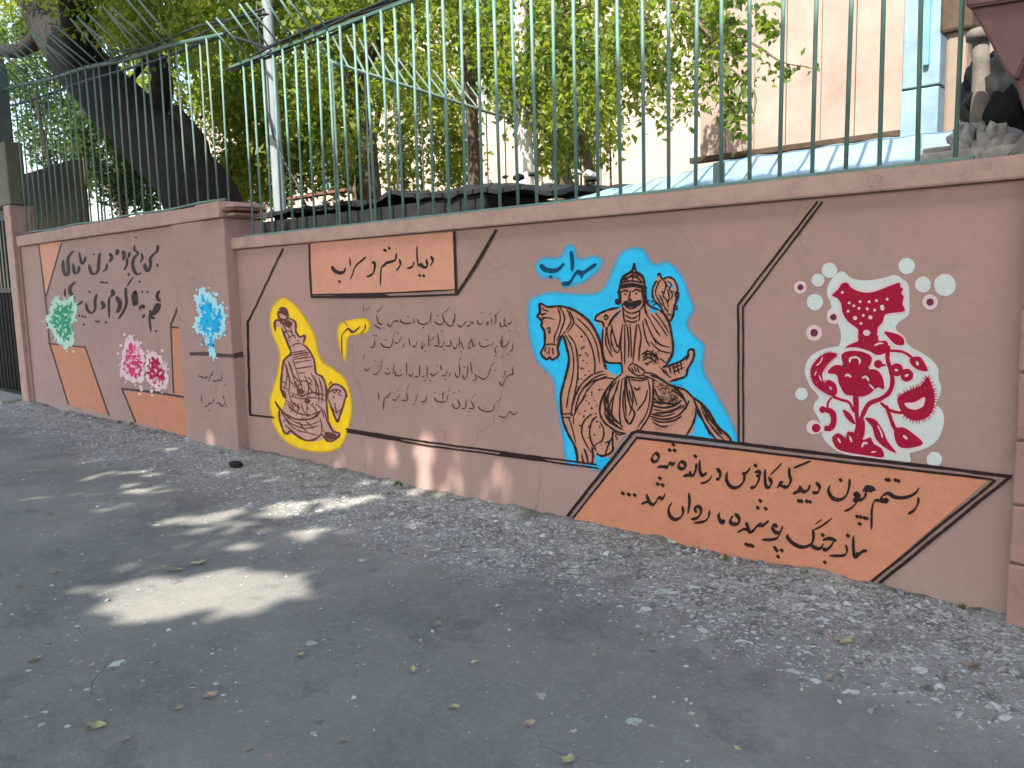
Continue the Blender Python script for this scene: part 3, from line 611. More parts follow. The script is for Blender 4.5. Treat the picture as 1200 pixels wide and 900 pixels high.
art_s(R2, 1.3, '150,470 190,462 222,458; 162,484 196,478 226,474; 150,500 162,540 182,560; 210,570 232,600 260,605; 140,640 170,668 215,680 255,665; 118,668 150,706 200,726 250,716; 286,600 300,590 330,592; 296,650 310,670 326,660; 168,560 180,600; 136,520 150,560; 240,640 262,660 268,690; 180,640 176,668; 210,640 208,672')
for i in range(60):
    x, y = random.uniform(125, 262), random.uniform(560, 740); p0 = (290+x/3, 260+y/3); an = random.uniform(-.6, .9)
    art.stroke([p0, (p0[0]+3*math.cos(an), p0[1]+3*math.sin(an))], .8, (.9, .3), sm=False)
art.build('line_art', M['brownline'], K)
nk = Paint(0, 4)
letters(nk, 310, 340, 9, 2.1, '985,395 940,440 880,410 840,440; .8* 850,440 818,470 812,560 818,690', '865,365', 1.2)
letters(nk, 400, 340, 5, 2.1, '140,198 137,228 110,255; 112,212 80,240 60,246 40,226 18,242', '22,192', 1.2)
nk.build('lettering', M['brownline'], K)

# ---- small poem between the figures
po = Paint(0, 4); S5 = (400, 340, 5)
letters(po, *S5, 1.35, '1000,175 985,200 975,190; 970,215 955,200 955,160; 955,205 935,215 930,188; .7*935,115 902,150; 900,140 905,180 888,206; 880,160 880,205; 866,188 850,212; 862,185 848,192 860,200; 830,178 820,200 800,195 795,172; 778,198 762,185 750,205 733,212; 732,180 716,200 700,216 680,200; 664,135 662,195; 660,165 650,205 625,206 608,182; .7*640,98 588,142; 590,142 600,190 570,201 545,184; 525,128 520,192; 512,188 480,201 450,187 445,168; 426,165 424,196; 412,190 385,196 350,186 345,168; 336,186 320,180 300,190 286,216 268,192; .7*250,82 203,142; 205,145 216,190 242,202; 190,200 210,216 232,226; .6*172,92 150,120; .6*130,90 128,130; .6*150,100 140,135',
        '985,240 565,150 822,130 390,155 480,220 250,222 210,122 872,140', .95)
letters(po, *S5, 1.35, '1005,308 1002,345 984,360; 986,298 960,330 940,328 930,290; 940,262 942,330; 915,325 900,345 906,372; 890,300 880,332; 872,318 840,332 815,328 808,300; 790,308 772,330 760,288 738,342; 760,340 740,340; 700,300 716,350; 690,268 692,342; 682,308 668,345 652,328; 636,292 642,325 608,325; 602,298 590,332 572,330; 560,250 570,322 540,322; 546,270 520,300; 510,258 512,332; 496,308 470,345 476,300; 446,298 430,332 414,325; 395,280 402,330; 372,308 355,342; 352,268 332,310 308,304; .7*320,236 300,280; 302,284 290,332 250,332 228,308; 196,288 190,330 168,336',
        '975,375 905,385 850,290 700,360 600,350 590,240 490,360 330,250 260,290 190,265 205,268', .95)
letters(po, *S5, 1.3, '1000,448 1006,500; 1012,488 980,500 960,520 940,562 922,530; 962,468 950,512; .7*906,418 868,447; 875,448 860,500 830,522 798,500; 782,488 790,520 768,532; 755,418 766,492; 740,438 735,500 720,522 708,490; .7*702,388 690,420; 690,425 692,490 676,512 664,480; 640,478 630,512; 620,468 610,500 588,500; 580,438 586,472; 566,478 540,500 520,488; 535,500 530,512; 502,438 502,522; 490,500 470,512; 456,438 456,500 428,506; 420,478 410,506 394,490; 380,418 382,500; 360,488 345,500 318,500 314,468; 310,428 300,492; 290,478 270,492 254,480; .8*240,398 225,482; 220,468 205,492 184,490; 170,448 150,472 134,460; .7*140,368 124,412; 146,455 140,468',
        '900,470 720,452 560,440 610,525 520,530 345,470 270,460 215,445 490,530 195,415', .95)
letters(po, *S5, 1.3, '1036,704 1010,730 985,712 960,746 918,736; .7*942,622 900,666; 896,668 890,700 860,712 815,700 804,678; .7*790,602 760,640; 760,648 776,690 744,692; 730,638 726,690 704,692; 680,638 692,682 664,692 648,660; .7*642,568 620,600; 626,608 610,652 560,652 544,628; 600,590 590,650; 500,618 490,650 464,656; 500,640 480,660; 446,608 430,662; .7*402,546 375,600; 380,600 386,642 350,646; 342,608 320,642 298,642; 290,598 270,622 250,640 244,705; 214,598 220,645',
        '945,770 660,600 690,590 590,610 840,690 745,710 425,670 330,590 640,680 545,600', .95)
ov = po.build('lettering', M['black_thin'], main); ov['label'] = 'four small lines of thin black verse between the figures'

# ---- crimson bird and flowers on pale ground
F1 = (925, 300, 7.5); F2 = (925, 400, 6.0)
fb = Paint(0, 1)
up = P(*F1, '330,330 345,250 385,190 440,140 480,140 540,190 620,212 720,212 830,192 930,168 1000,208 1045,255 1055,400 1050,510 1000,555 955,590 940,650')
lo = P(*F2, '845,30 930,80 1000,130 1045,190 1048,260 1068,330 1045,410 1030,440 1075,490 1088,560 1060,660 1000,730 900,772 845,788 850,845 760,838 660,828 480,800 370,785 300,745 245,690 222,620 215,560 172,480 180,430 205,390 150,320 125,270 108,210 125,140 170,90 240,55 320,38')
up2 = P(*F1, '435,790 455,700 430,600 395,590 345,560')
up3 = P(*F1, '330,520 345,480 370,450 355,390')
fb.fill(up+lo+up2+up3)
fl = fb.build('painted_flower_emblem', M['mint'], main); fl['label'] = 'crimson bird above crimson blossoms on a pale mint patch'
rim = Paint(0, 2)
RIM = []
fr = Paint(0, 3); ft = Paint(0, 4)
def red(src, txt, sm=True):
    p = P(*src, txt); fr.fill(p, sm); q = smooth(p, True) if sm else p; rim.stroke(list(q)+[q[0]], 4.2, (1, 1), sm=False, wob=.25)
def rl(src, w, txt):
    w *= 1.28; p = P(*src, txt); fr.stroke(p, w, (.6, .6), wob=.1); rim.stroke(p, w+4.0, (.8, .8), wob=.1)
red(F1, '375,345 430,290 460,245 510,235 545,280 640,318 740,315 850,275 965,235 975,270 1000,290 985,325 1005,360 995,420 1012,460 1000,490 850,512 822,580 778,630 768,690 700,715 610,690 600,640 520,580 468,500 455,420 420,370')
red(F1, '612,690 768,690 785,745 850,745 870,790 850,850 770,870 700,835 600,805 500,800 560,765 605,745')
red(F1, '835,665 930,680 1000,720 1005,780 930,775 870,715')
red(F2, '370,90 430,66 520,75 578,110 570,165 540,195 610,200 655,250 665,335 620,325 560,372 500,390 440,382 390,370 350,300 330,235 270,222 300,178 350,165 395,185 372,140')
red(F2, '445,385 485,385 492,540 530,560 520,680 440,700 465,600 462,540', True)
red(F2, '335,95 270,78 195,125 150,200 165,290 230,350 300,385 335,365 325,300 275,270 245,290 232,225 280,150')
red(F2, '375,480 430,510 465,585 405,545')
red(F2, '530,540 600,548 655,620 690,700 752,785 660,740 605,680 580,600')
red(F2, '740,620 800,605 870,648 940,718 850,750 775,742 742,685')
red(F2, '850,118 915,108 950,150 972,208 905,200 855,160')
red(F2, '765,390 850,340 925,310 972,250 1010,330 1022,400 1010,480 960,540 880,558 805,520 768,450')
red(F2, '300,680 345,645 400,680 405,640 450,640 520,690 570,675 595,720 650,755 660,815 560,805 400,780 330,750')
for c, r in (((755, 200), 46), ((825, 238), 46), ((625, 160), 30), ((235, 480), 24), ((188, 610), 31), ((610, 60), 28)):
    p = P(*F2, f'{c[0]},{c[1]}')[0]; fr.dot(p, r/6, 14); rim.dot(p, r/6+2, 14)
rl(F2, 4.2, '700,30 690,120 715,210 725,290 700,360 640,405 560,440 515,520 500,570'); rl(F2, 2.6, '690,65 790,72 850,105 880,140'); rl(F2, 2.8, '640,430 700,480 760,500 820,500')
rl(F2, 3.6, '680,450 705,520 730,590 760,640'); rl(F2, 2.6, '300,385 360,410 420,430 455,500'); rl(F2, 1.8, '300,395 275,425 265,480'); rl(F2, 5.5, '250,478 300,500 312,560 290,610 245,610')
rl(F2, 2.2, '640,170 680,165'); rl(F2, 2.4, '410,40 500,5 600,-5')
# spines
def spines(src, txt, L, n, w=1.3):
    q = np.array(smooth(P(*src, txt), False, 10)); idx = np.linspace(1, len(q)-2, n).astype(int)
    for i in idx:
        d = q[i+1]-q[i-1]; d /= np.hypot(*d)+1e-6; nr = np.array([d[1], -d[0]])
        fr.stroke([tuple(q[i]-nr), tuple(q[i]+nr*L)], w, (1, .2), sm=False)
spines(F2, '765,390 850,340 925,310 972,250 1010,330 1022,400 1010,480 960,540 880,558 805,520', 4.2, 36, 1.9)
spines(F2, '300,385 230,350 165,290 150,200 195,125 270,78 335,95', 2.4, 30, 1.0); spines(F2, '335,98 285,150 240,215', 2.2, 10, 1.2)
for p in P(*F1, '527,412 622,400 702,402 765,392 860,380 567,437 612,460 685,465 750,475 517,485 650,522 630,592 465,320'): ft.dot(p, 1.7, 9)
for p in P(*F1, '815,447 578,545 712,540 818,460'): ft.dot(p, 2.5, 9)
ft.dot(P(*F1, '680,675')[0], 4.4, 12, .8)
def wl(src, w, txt): ft.stroke(P(*src, txt), w, (.4, .4))
wl(F2, 2.4, '425,150 430,120 470,112 495,130 492,160'); wl(F2, 2.6, '392,245 412,235 435,252'); wl(F2, 2.6, '512,258 540,250 560,280'); wl(F1, 2.0, '745,790 790,768 825,770')
wl(F2, 1.4, '190,170 215,150 235,110'); wl(F2, 1.4, '178,240 190,210'); wl(F2, 1.8, '620,590 645,640 655,680'); wl(F2, 3.0, '800,662 830,688'); wl(F2, 3.4, '895,140 905,170'); wl(F2, 3, '740,200 765,205'); wl(F2, 3, '812,246 838,234')
wl(F2, 2.4, '340,680 360,715'); wl(F2, 2.6, '422,665 440,710'); wl(F2, 2.6, '510,745 525,715 550,720'); wl(F2, 2.0, '575,780 610,775'); wl(F2, 1.8, '280,320 300,340'); wl(F2, 1.6, '210,240 225,280'); wl(F2, 2.0, '560,300 600,340 ')
ft.fill(P(*F2, '812,435 880,428 950,392 942,455 882,480 832,466'))
bubbles = Paint(0, 2); centres = Paint(0, 3)
for x, y, r in ((488, 95, 29), (545, 160, 28), (622, 162, 39), (216, 110, 27), (176, 145, 23), (165, 222, 29), (118, 545, 22), (585, 775, 27)): 
    bubbles.dot((900+x/3, 280+y/3), r/3, 20)
rim2 = Paint(0, 2)
for x, y, r in ((114, 170, 22), (230, 275, 24), (162, 330, 28), (570, 222, 27), (160, 662, 25)):
    rim2.dot((900+x/3, 280+y/3), r/3, 20)
    if y != 662: centres.dot((900+x/3, 280+y/3), r/3*.5, 12)
rim.build('pale_rim', M['rosewhite'], fl); fr.build('flower_shapes', M['crimson'], fl); ft.build('pale_marks', M['rosewhite'], fl)
bubbles.build('painted_dots', M['mint'], fl); rim2.build('ringed_dots', M['rosewhite'], fl); centres.build('dot_centres', M['plum'], fl)

# ======================= mural of the far wall and the pillar
FL = YL
a = Paint(FL, 1); a.fill([(45, 285), (71, 283.5), (54, 345)], False); a.build('painted_triangle', M['orange_pale'], left)
a = Paint(FL, 1); a.fill([(60, 404), (100, 407), (127, 486), (80, 474)], False); a.build('painted_panel', M['orange_l'], left)['label'] = 'orange slanted patch low at the far end'
a = Paint(FL, 1); a.fill([(200, 385), (221, 386), (226, 467), (203, 461)], False); a.build('painted_panel', M['orange_l'], left)['label'] = 'upright orange strip beside the pillar'
a = Paint(FL, 1); a.fill([(143.5, 457), (224, 467.5), (229, 514), (158, 494)], False); a.build('painted_panel', M['orange_l'], left)['label'] = 'low orange patch under the pink flowers'
ln = Paint(FL, 2)
for pts, ww in (([(45, 285), (53, 347), (58, 402), (80, 474)], 1.8), ([(72, 285), (54, 347)], 1.6), ([(56, 402.5), (100, 407)], 1.8), ([(99.5, 406), (127.5, 487)], 2.0), ([(217, 340), (211, 356), (200, 380), (202, 430), (203.5, 461)], 2.0),
                ([(216.8, 339), (200, 381)], 2.8), ([(199.5, 383), (219, 385)], 2.8), ([(142, 455.5), (180, 459.5), (225, 467)], 2.8), ([(143, 456), (159, 495)], 2.2)):
    ln.stroke(pts, ww, (.9, .9), sm=False, wob=.15)
ln.build('painted_line', M['black_thin'], left)
vl = Paint(FL, 2); S7 = (60, 270, 7.5)
letters(vl, *S7, 3.3, '938,125 930,180 892,215 872,250 870,310 850,360 826,330 822,288; .7*735,128 730,170 762,200 735,232; 765,202 730,240 715,300 732,360 760,386 792,370; .7*790,200 802,240 780,282; 690,188 680,240; .8*666,238 664,300 638,350; 1.2*625,178 642,220 628,262; 1.3*575,165 582,190 568,218; 1.1*510,198 532,240 508,278; .8*492,288 480,342 446,362; 432,195 420,240 415,300 410,352 385,382 350,370 332,298; .8*244,188 266,292 290,270 302,228; 190,290 205,372 236,365 246,308; 196,178 160,220 145,260 150,330 150,382 125,392 105,330 105,258',
        '932,300 932,312 745,62 680,382 680,392 372,210', 1.5, pen=math.radians(20))
letters(vl, *S7, 3.3, '955,528 932,560 935,600 962,622; 1.3*935,640 912,690 892,745; 1.2*952,640 940,690 902,745; 870,700 882,760 912,772; .7*865,720 865,800 876,890; 1.1*770,680 802,660 812,690; 768,690 790,690; 738,530 718,580 730,650 748,640 746,560 736,530; .7*722,408 665,490; .9*655,500 655,560 660,640 630,720 588,778; 1.3*570,580 602,640 592,700 572,722; 1.2*535,518 542,560 515,582; .7*515,580 505,640 510,772; 1.2*440,620 462,670 430,692; .9*402,558 385,610 384,690 355,726 320,700 303,638; 278,618 255,640 235,650 208,640; 1.1*216,452 170,490 165,540 190,580 190,612; .7*120,510 120,582',
        '920,885 815,748 805,762 800,540 845,540 775,450 335,540 395,800 418,800 480,808 245,750 275,755 300,760 285,828 440,455 462,458 488,460', 1.6, pen=math.radians(20))
vv = vl.build('lettering', M['black'], left); vv['label'] = 'two large lines of black verse'
def blossom(face, layer, blobs, parent, name, label, cp, cm, cd_, dots, seed):
    r = random.Random(seed)
    base = Paint(face, layer); mid = Paint(face, layer+1); det = Paint(face, layer+2); lite = Paint(face, layer+3)
    for b in blobs:
        q = np.array(smooth(b, True)); c = q.mean(0)
        d = [tuple(c+(p-c)*(1.12+.08*math.sin(i*1.9)+.05*r.uniform(-1, 1))) for i, p in enumerate(q)]
        base.fill(d, False)
        mid.fill([tuple(c+(p-c)*(.80+.13*math.sin(i*2.3+1)+.06*r.uniform(-1, 1))) for i, p in enumerate(q)], False)
        mn, mx = q.min(0), q.max(0)
        for i in range(0, len(q), 2):      # lacy dotted rim
            e = c+(q[i]-c)*r.uniform(1.08, 1.30); base.dot(tuple(e), r.uniform(.7, 1.5), 7); lite.dot(tuple(c+(q[i]-c)*r.uniform(.6, .95)), r.uniform(.4, .9), 6)
        for k in range(46):
            u = c+(np.array([r.uniform(mn[0], mx[0]), r.uniform(mn[1], mx[1])])-c)*.66
            an = r.uniform(0, 2*PI); L = r.uniform(2.5, 6)
            pts = [tuple(u), tuple(u+np.array([math.cos(an), math.sin(an)])*L*.5+np.array([r.uniform(-1, 1), r.uniform(-1, 1)])), tuple(u+np.array([math.cos(an+.5), math.sin(an+.5)])*L)]
            (det if k % 2 else lite).stroke(pts, r.uniform(.9, 2.2), (.3, .2))
    for x, y, rr in dots: base.dot((x, y), rr, 8)
    root = base.build(name, cp, parent); root['label'] = label
    mid.build('petals', cm, root); det.build('petal_marks', cd_, root); lite.build('pale_marks', cp, root)
S3 = (0, 225, 3.0); S6 = (130, 320, 6.0)
blossom(FL, 3, [P(*S3, '195,382 225,390 255,378 264,430 250,470 258,515 232,540 205,520 190,490 168,455 182,420')], left, 'painted_flower', 'small green painted blossom with pale edge', M['palegreen'], M['green'], M['green'],
        [(76, 408, 2), (86, 412, 1.4), (90, 376, 1.2), (62, 352, 1.2)], 1)
blossom(FL, 3, [P(*S6, '140,470 180,500 222,570 232,650 220,735 170,760 115,735 75,680 85,600 100,520')], left, 'painted_flower', 'bright pink painted blossom with pale dots round it', M['palepink'], M['magenta'], M['pink'],
        [(130+x/6, 320+y/6, q) for x, y, q in ((95, 432, 1.7), (130, 448, 2), (208, 490, 2.1), (70, 510, 2), (50, 565, 1.7), (75, 670, 2), (70, 720, 1.6), (215, 820, 2), (200, 850, 1.6), (258, 550, 1.7), (210, 800, 2.2))], 2)
blossom(FL, 3, [P(*S6, '285,570 345,600 385,680 390,770 350,810 290,780 245,720 245,640')], left, 'painted_flower', 'deep red and pink painted blossom, its right neighbour', M['palepink'], M['crimson'], M['magenta'],
        [(130+x/6, 320+y/6, q) for x, y, q in ((362, 545, 2), (390, 640, 1.7), (395, 720, 1.7), (285, 830, 2), (385, 800, 2), (290, 860, 1.5))], 3)
blossom(YP, 3, [P(*S6, '640,130 690,160 735,215 790,270 790,350 775,420 735,440 720,500 735,560 695,560 685,490 650,430 600,400 598,350 625,290 605,210')], pil, 'painted_flower', 'sky blue painted blossom on the pillar', M['paleblue'], M['bluepaint'], M['bluedeep'],
        [(130+x/6, 320+y/6, q) for x, y, q in ((640, 125, 3), (740, 150, 2.6), (592, 162, 2), (790, 405, 2), (700, 160, 2.4), (610, 260, 1.8))], 4)
pl = Paint(YP, 2)
pl.stroke([(222, 414.8), (240, 414.5), (258, 416.3), (274.5, 417.2)], 4.2, (.9, .9)); pl.build('painted_line', M['black_thin'], pil)
# the line turns the corner onto the pillar's side
ps = MB(); z0 = survey(275, 417, YP).z
ps.add([(-6.8885, YP+.004, z0-.025), (-6.8885, -.002, z0-.02), (-6.8885, -.002, z0+.03), (-6.8885, YP+.004, z0+.02)], [(0, 1, 2, 3)]); ps.build('painted_line', M['black_thin'], pil)
tx = Paint(YP, 2); S75 = (180, 400, 7.5)
letters(tx, *S75, 1.3, '640,366 625,392; 602,298 592,345 566,340 545,352 520,338; 532,258 500,300 480,352; 500,290 520,300; 476,308 440,320 405,306 390,308; 470,300 460,340; 615,468 616,512; 626,528 612,570 590,562 570,540 548,552; 530,498 520,542; 512,545 490,545 470,566 445,576; 415,478 426,538', '548,402 482,605 600,285 640,560', .9)
tx.build('lettering', M['black_thin'], pil)['label'] = 'two short faint lines of script'

# ---------------------------------------------------------------- block pillar at the right edge
bp = empty('block_pillar', (-.45, -.1, 0), 'pink brown block pillar at the right edge, with recessed joints', 'pillar')
X0 = -.683
b = MB(); b.box(X0+.012, .52, -.055, .35, -.1, 1.95); b.build('mortar_core', M['mortar'], bp)
zs = [survey(1192, y, -.07).z for y in (775, 661, 592, 516, 436, 362, 290, 222)]
zs[0] = -.08; zs[-1] = 1.95
for i in range(len(zs)-1):
    xs_ = [X0, -.40 if i % 2 else -.30, .02 if i % 2 else .14, .52]
    for j in range(3):
        b = MB(); b.box(xs_[j]+(.004 if j else 0)+random.uniform(-.003, .003), xs_[j+1]-.004, -.075+random.uniform(-.004, .004), .05, zs[i]+.005, zs[i+1]-.005)
        o = b.build('block', M['brick'], bp, bevel=.008)
# upper pink corbel overhanging above the pillar
cap = empty('pink_corbel', (-.6, -.2, 2.3), 'faded pink plaster corbel jutting in at the top right corner', 'masonry')
def slab(pts, y0, y1, name, mat, parent):
    n = len(pts); v = [survey(x, y, y0) for x, y in pts]; k = [Vector((p.x, y1, p.z)) for p in v]
    mb = MB(); mb.add(v+k, [tuple(range(n))]+[tuple(range(2*n-1, n-1, -1))]+[(i, n+i, n+(i+1) % n, (i+1) % n) for i in range(n)])
    me = mb.mesh(name); bm = bmesh.new(); bm.from_mesh(me); bmesh.ops.recalc_face_normals(bm, faces=bm.faces)
    bmesh.ops.bevel(bm, geom=bm.edges[:], offset=.008, segments=2, affect='EDGES'); bm.to_mesh(me); bm.free()
    return link(name, me, mat, parent)
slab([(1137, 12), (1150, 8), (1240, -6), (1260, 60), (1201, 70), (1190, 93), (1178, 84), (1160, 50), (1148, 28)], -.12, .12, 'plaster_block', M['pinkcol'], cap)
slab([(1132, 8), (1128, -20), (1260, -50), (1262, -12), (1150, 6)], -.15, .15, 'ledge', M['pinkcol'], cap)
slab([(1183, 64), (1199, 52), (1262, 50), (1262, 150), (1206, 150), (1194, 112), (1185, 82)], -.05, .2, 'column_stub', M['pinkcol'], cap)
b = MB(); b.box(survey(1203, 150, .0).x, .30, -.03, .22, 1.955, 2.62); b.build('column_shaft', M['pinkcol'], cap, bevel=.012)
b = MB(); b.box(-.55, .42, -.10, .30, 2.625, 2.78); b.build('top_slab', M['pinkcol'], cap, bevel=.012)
# rubble, pipe and a black lump for a dark hollow behind the coping there
rb = empty('rubble_pile', (-1, .2, 2), 'heap of grey broken concrete on the wall top beside the pillar', 'rubble')
for i in range(34):
    px = random.uniform(1124, 1215); py = random.uniform(152, 184); p = survey(px, py, random.uniform(.10, .26))
    bm = bmesh.new(); bmesh.ops.create_icosphere(bm, subdivisions=1, radius=random.uniform(.025, .06))
    for v in bm.verts: v.co = Vector((v.co.x*1.4, v.co.y, v.co.z*.7))*random.uniform(.75, 1.2)
    me = bpy.data.meshes.new('stone'); bm.to_mesh(me); bm.free()
    o = link('stone', me, M['concrete'], rb); o.matrix_parent_inverse = Matrix.Identity(4); o.location = p-rb.location; o.rotation_euler = (random.random()*3, random.random()*3, random.random()*3)
b = MB(); b.box(-1.14, -.56, .08, .30, 1.965, 2.03); b.build('broken_bed', M['concrete'], rb, bevel=.01)
st = empty('concrete_post', (-1, .45, 1.9), 'short rounded grey concrete post with mushroom cap behind the rubble', 'post')
b = MB(); c = survey(1151, 150, .45); t = survey(1149, 42, .45)
b.tube([(c.x, .45, 1.7), c, c*.7+t*.3, c*.3+t*.7, t], [.06, .055, .045, .036, .036], 14); b.build('shaft', M['greypost'], st, True)
b = MB(); b.tube([t-Vector((0, 0, .025)), t-Vector((0, 0, .018)), t+Vector((0, 0, .012)), t+Vector((0, 0, .03)), t+Vector((0, 0, .036))], [.037, .06, .062, .045, .01], 16); b.build('cap', M['greypost'], st, True)
dark_lump = bpy.data.meshes.new('hollow_lump'); bm = bmesh.new(); bmesh.ops.create_icosphere(bm, subdivisions=4, radius=1)
for v in bm.verts:
    n = float(vnoise(np.float64(v.co.x*3+9), np.float64(v.co.z*3+v.co.y*2))); v.co *= .7+.35*n+.45*float(vnoise(np.float64(v.co.x*8+3), np.float64(v.co.z*7+v.co.y*6)))
bm.to_mesh(dark_lump); bm.free(); o = link('dark_hollow_lump', dark_lump, M['darkhollow'], smooth=True); p = survey(1180, 118, .55); o.location = p; o.scale = (.16, .14, .20)
tag(o, 'near-black lump standing in for the dark hollow behind the concrete post', 'dark_lump')
b = MB(); p0 = survey(1162, 75, .8); p1 = survey(1196, 100, .8); b.box(p0.x, p1.x+.1, .8, .83, 1.9, p0.z+.05)
o = b.build('blue_tarp_board', M['sheet2'], bevel=.004); tag(o, 'small bright blue board glimpsed behind the dark hollow', 'board')

# ---------------------------------------------------------------- green metal fence
def bar_mesh(h, r=.0105):
    b = MB(); b.tube([(0, 0, 0), (0, 0, h*.5), (0, 0, h)], r, 6); me = b.mesh('bar'); me.materials.append(M['fence']); me.shade_smooth(); return me
def add_obj(name, me, parent, loc, rot=(0, 0, 0)):
    o = bpy.data.objects.new(name, me); COL.objects.link(o); o.parent = parent; o.location = Vector(loc)-parent.location; o.rotation_euler = rot; return o
fr_ = empty('metal_fence', (-3.8, .03, 1.97), 'straight green bar fence standing on the long mural wall', 'fence', 'green bar fences on the walls')
YF = .02
bm_ = bar_mesh(1.47); x = -.97; i = 0
over = MB(); over.tube([(0, 0, 0), (0, -.30, .30)], .008, 6); ome = over.mesh('overhang_bar'); ome.materials.append(M['fence']); ome.shade_smooth()
while x > -6.75:
    o = add_obj('bar', bm_, fr_, (x+random.uniform(-.006, .006), YF+random.uniform(-.004, .004), 1.985), (random.uniform(-.008, .008), random.uniform(-.010, .010), 0))
    if x < -5.3: add_obj('overhang_bar', ome, fr_, (x, YF, 3.452), (random.uniform(-.12, .12), 0, random.uniform(-.12, .12)))
    x -= .157
b = MB(); b.box(-6.80, -.90, YF-.014, YF+.014, 1.972, 1.990); b.build('bottom_rail', M['fence'], fr_, bevel=.003)
b = MB(); b.box(-6.80, -.60, YF-.011, YF+.011, 3.445, 3.470); b.build('top_rail', M['rail'], fr_, bevel=.003)
b = MB()
for k in range(3):
    pts = [(x_, YF+.03+.03*math.sin(x_*2+k*2), 3.47+.035*math.sin(x_*1.3+k)+.012*k) for x_ in np.arange(-6.9, -3.2, .2)]
    b.tube(pts, .011, 6)
b.build('cable_bundle', M['cable'], fr_, True)
fl_ = empty('metal_fence', (-9.6, .05, 2.3), 'taller sagging green fence with bars leaning outward on the far wall', 'fence', 'green bar fences on the walls')
x = -12.25; sags = lambda x: 3.75+(-6.75-x)*.085
i = 0
while x < -6.95:
    h = sags(x)-2.30
    b = MB(); b.tube([(0, 0, 0), (random.uniform(-.01, .01), 0, h*.5), (0, 0, h)], .010, 6); me = b.mesh('bar'); me.materials.append(M['fence_old'] if i % 3 else M['fence']); me.shade_smooth()
    add_obj('bar', me, fl_, (x+random.uniform(-.012, .012), YF, 2.30), (random.uniform(-.01, .01), random.uniform(-.008, .012), 0))
    b = MB(); b.tube([(0, 0, 0), (0, -.38, .36)], .009, 6); me = b.mesh('overhang_bar'); me.materials.append(M['fence_old']); me.shade_smooth()
    if x < -7.6: add_obj('overhang_bar', me, fl_, (x, YF, sags(x)), (random.uniform(-.15, .15), 0, random.uniform(-.1, .1)))
    x += .195; i += 1
b = MB(); b.tube([(q, YF, sags(q)+.012*math.sin(q*3)) for q in np.arange(-13.4, -6.7, .25)], .022, 6); b.build('top_rail', M['rail'], fl_, True)
b = MB(); b.tube([(q, YF, 2.335+.008*math.sin(q*4)) for q in np.arange(-12.3, -6.95, .25)], .012, 6); b.build('bottom_rail', M['fence'], fl_, True)
b = MB()
for k in range(3):
    b.tube([(q, YF+.04*math.sin(q*2.3+k), sags(q)+.05+.05*math.sin(q*1.1+k*1.7)) for q in np.arange(-9.2, -6.0, .2)], .010, 6)
b.build('cable_bundle', M['cable'], fl_, True)
# fence between the two yards, running back from the street
sf = empty('side_fence', (-5.9, 2.5, 2), 'green fence of leaning bars running back from the street between the yards', 'fence')
A = Vector((-5.45, .1, 3.25)); B = Vector((-6.95, 5.9, 3.42))
b = MB(); b.tube([A, (A+B)/2+Vector((0, 0, -.03)), B], .016, 6); b.build('top_rail', M['fence_old'], sf, True)
for k in range(30):
    t = k/29; p = A.lerp(B, t); me = bpy.data.meshes.new('leaning_bar')
    b = MB(); b.tube([(0, 0, 0), (-.27, 0, .34)], .008, 5); me = b.mesh('leaning_bar'); me.materials.append(M['fence_old'])
    add_obj('leaning_bar', me, sf, p, (random.uniform(-.1, .1), random.uniform(-.1, .1), 0))
    if k % 2 == 0:
        b = MB(); b.tube([(0, 0, -1.3), (0, 0, 0)], .008, 5); me = b.mesh('bar'); me.materials.append(M['fence_old']); add_obj('bar', me, sf, p)

# ---------------------------------------------------------------- gate and post on the far left
gp = empty('gate_post', (-12.55, 0, 0), 'pinkish post at the end of the far wall beside the black gate', 'post')
b = MB(); b.box(-12.72, -12.47, -.10, .2, -.1, 2.72); b.build('shaft', M['coping'], gp, bevel=.012)
b = MB(); b.box(-12.468, -12.43, -.05, .18, -.1, 2.30); b.build('side_strip', M['wall'], gp, bevel=.006)
gt = empty('metal_gate', (-13.8, .1, 0), 'black iron bar gate with a solid lower panel at the left edge', 'gate')
me = None
b = MB(); b.tube([(0, 0, .10), (0, 0, 2.60)], .013, 6); gme = b.mesh('bar'); gme.materials.append(M['gate'])
for k in range(16): add_obj('bar', gme, gt, (-12.82-.15*k, .10, 0))
b = MB(); b.box(-15.4, -12.74, .115, .13, .08, 1.55); b.build('lower_panel', M['gate'], gt)
b = MB(); b.box(-15.4, -12.74, .07, .112, 1.56, 1.62); b.build('mid_rail', M['gate'], gt)
b = MB(); b.box(-15.4, -12.74, .07, .112, 2.58, 2.64); b.build('top_rail', M['gate'], gt)
b = MB(); b.box(-15.8, -12.74, -.35, .06, -.05, .07); o = b.build('gate_step', M['concrete'], bevel=.015); tag(o, 'low rough concrete step in front of the black gate', 'step')
gh = empty('gate_canopy', (-14, .3, 2.72), 'weathered olive and teal beam over the black gate', 'canopy')
b = MB(); b.box(-16.5, -12.42, -.10, .12, 2.725, 3.55); b.build('beam', M['olive'], gh, bevel=.02)
b = MB(); b.box(-16.5, -12.66, -.12, .10, 3.553, 4.6); b.build('fascia', M['greygreen'], gh, bevel=.02)
b = MB(); b.box(-16.5, -12.8, -.14, .12, 4.603, 4.7); b.build('roof_edge', M['olive'], gh, bevel=.01)
ob = MB(); p0, p1 = survey(26, 262, .9), survey(84, 186, .9); ob.box(p0.x-1.5, p1.x, .9, 1.06, 0, p1.z)
o = ob.build('olive_shed', M['olive'], bevel=.02); tag(o, 'low olive shed seen through the far end of the fence', 'shed')

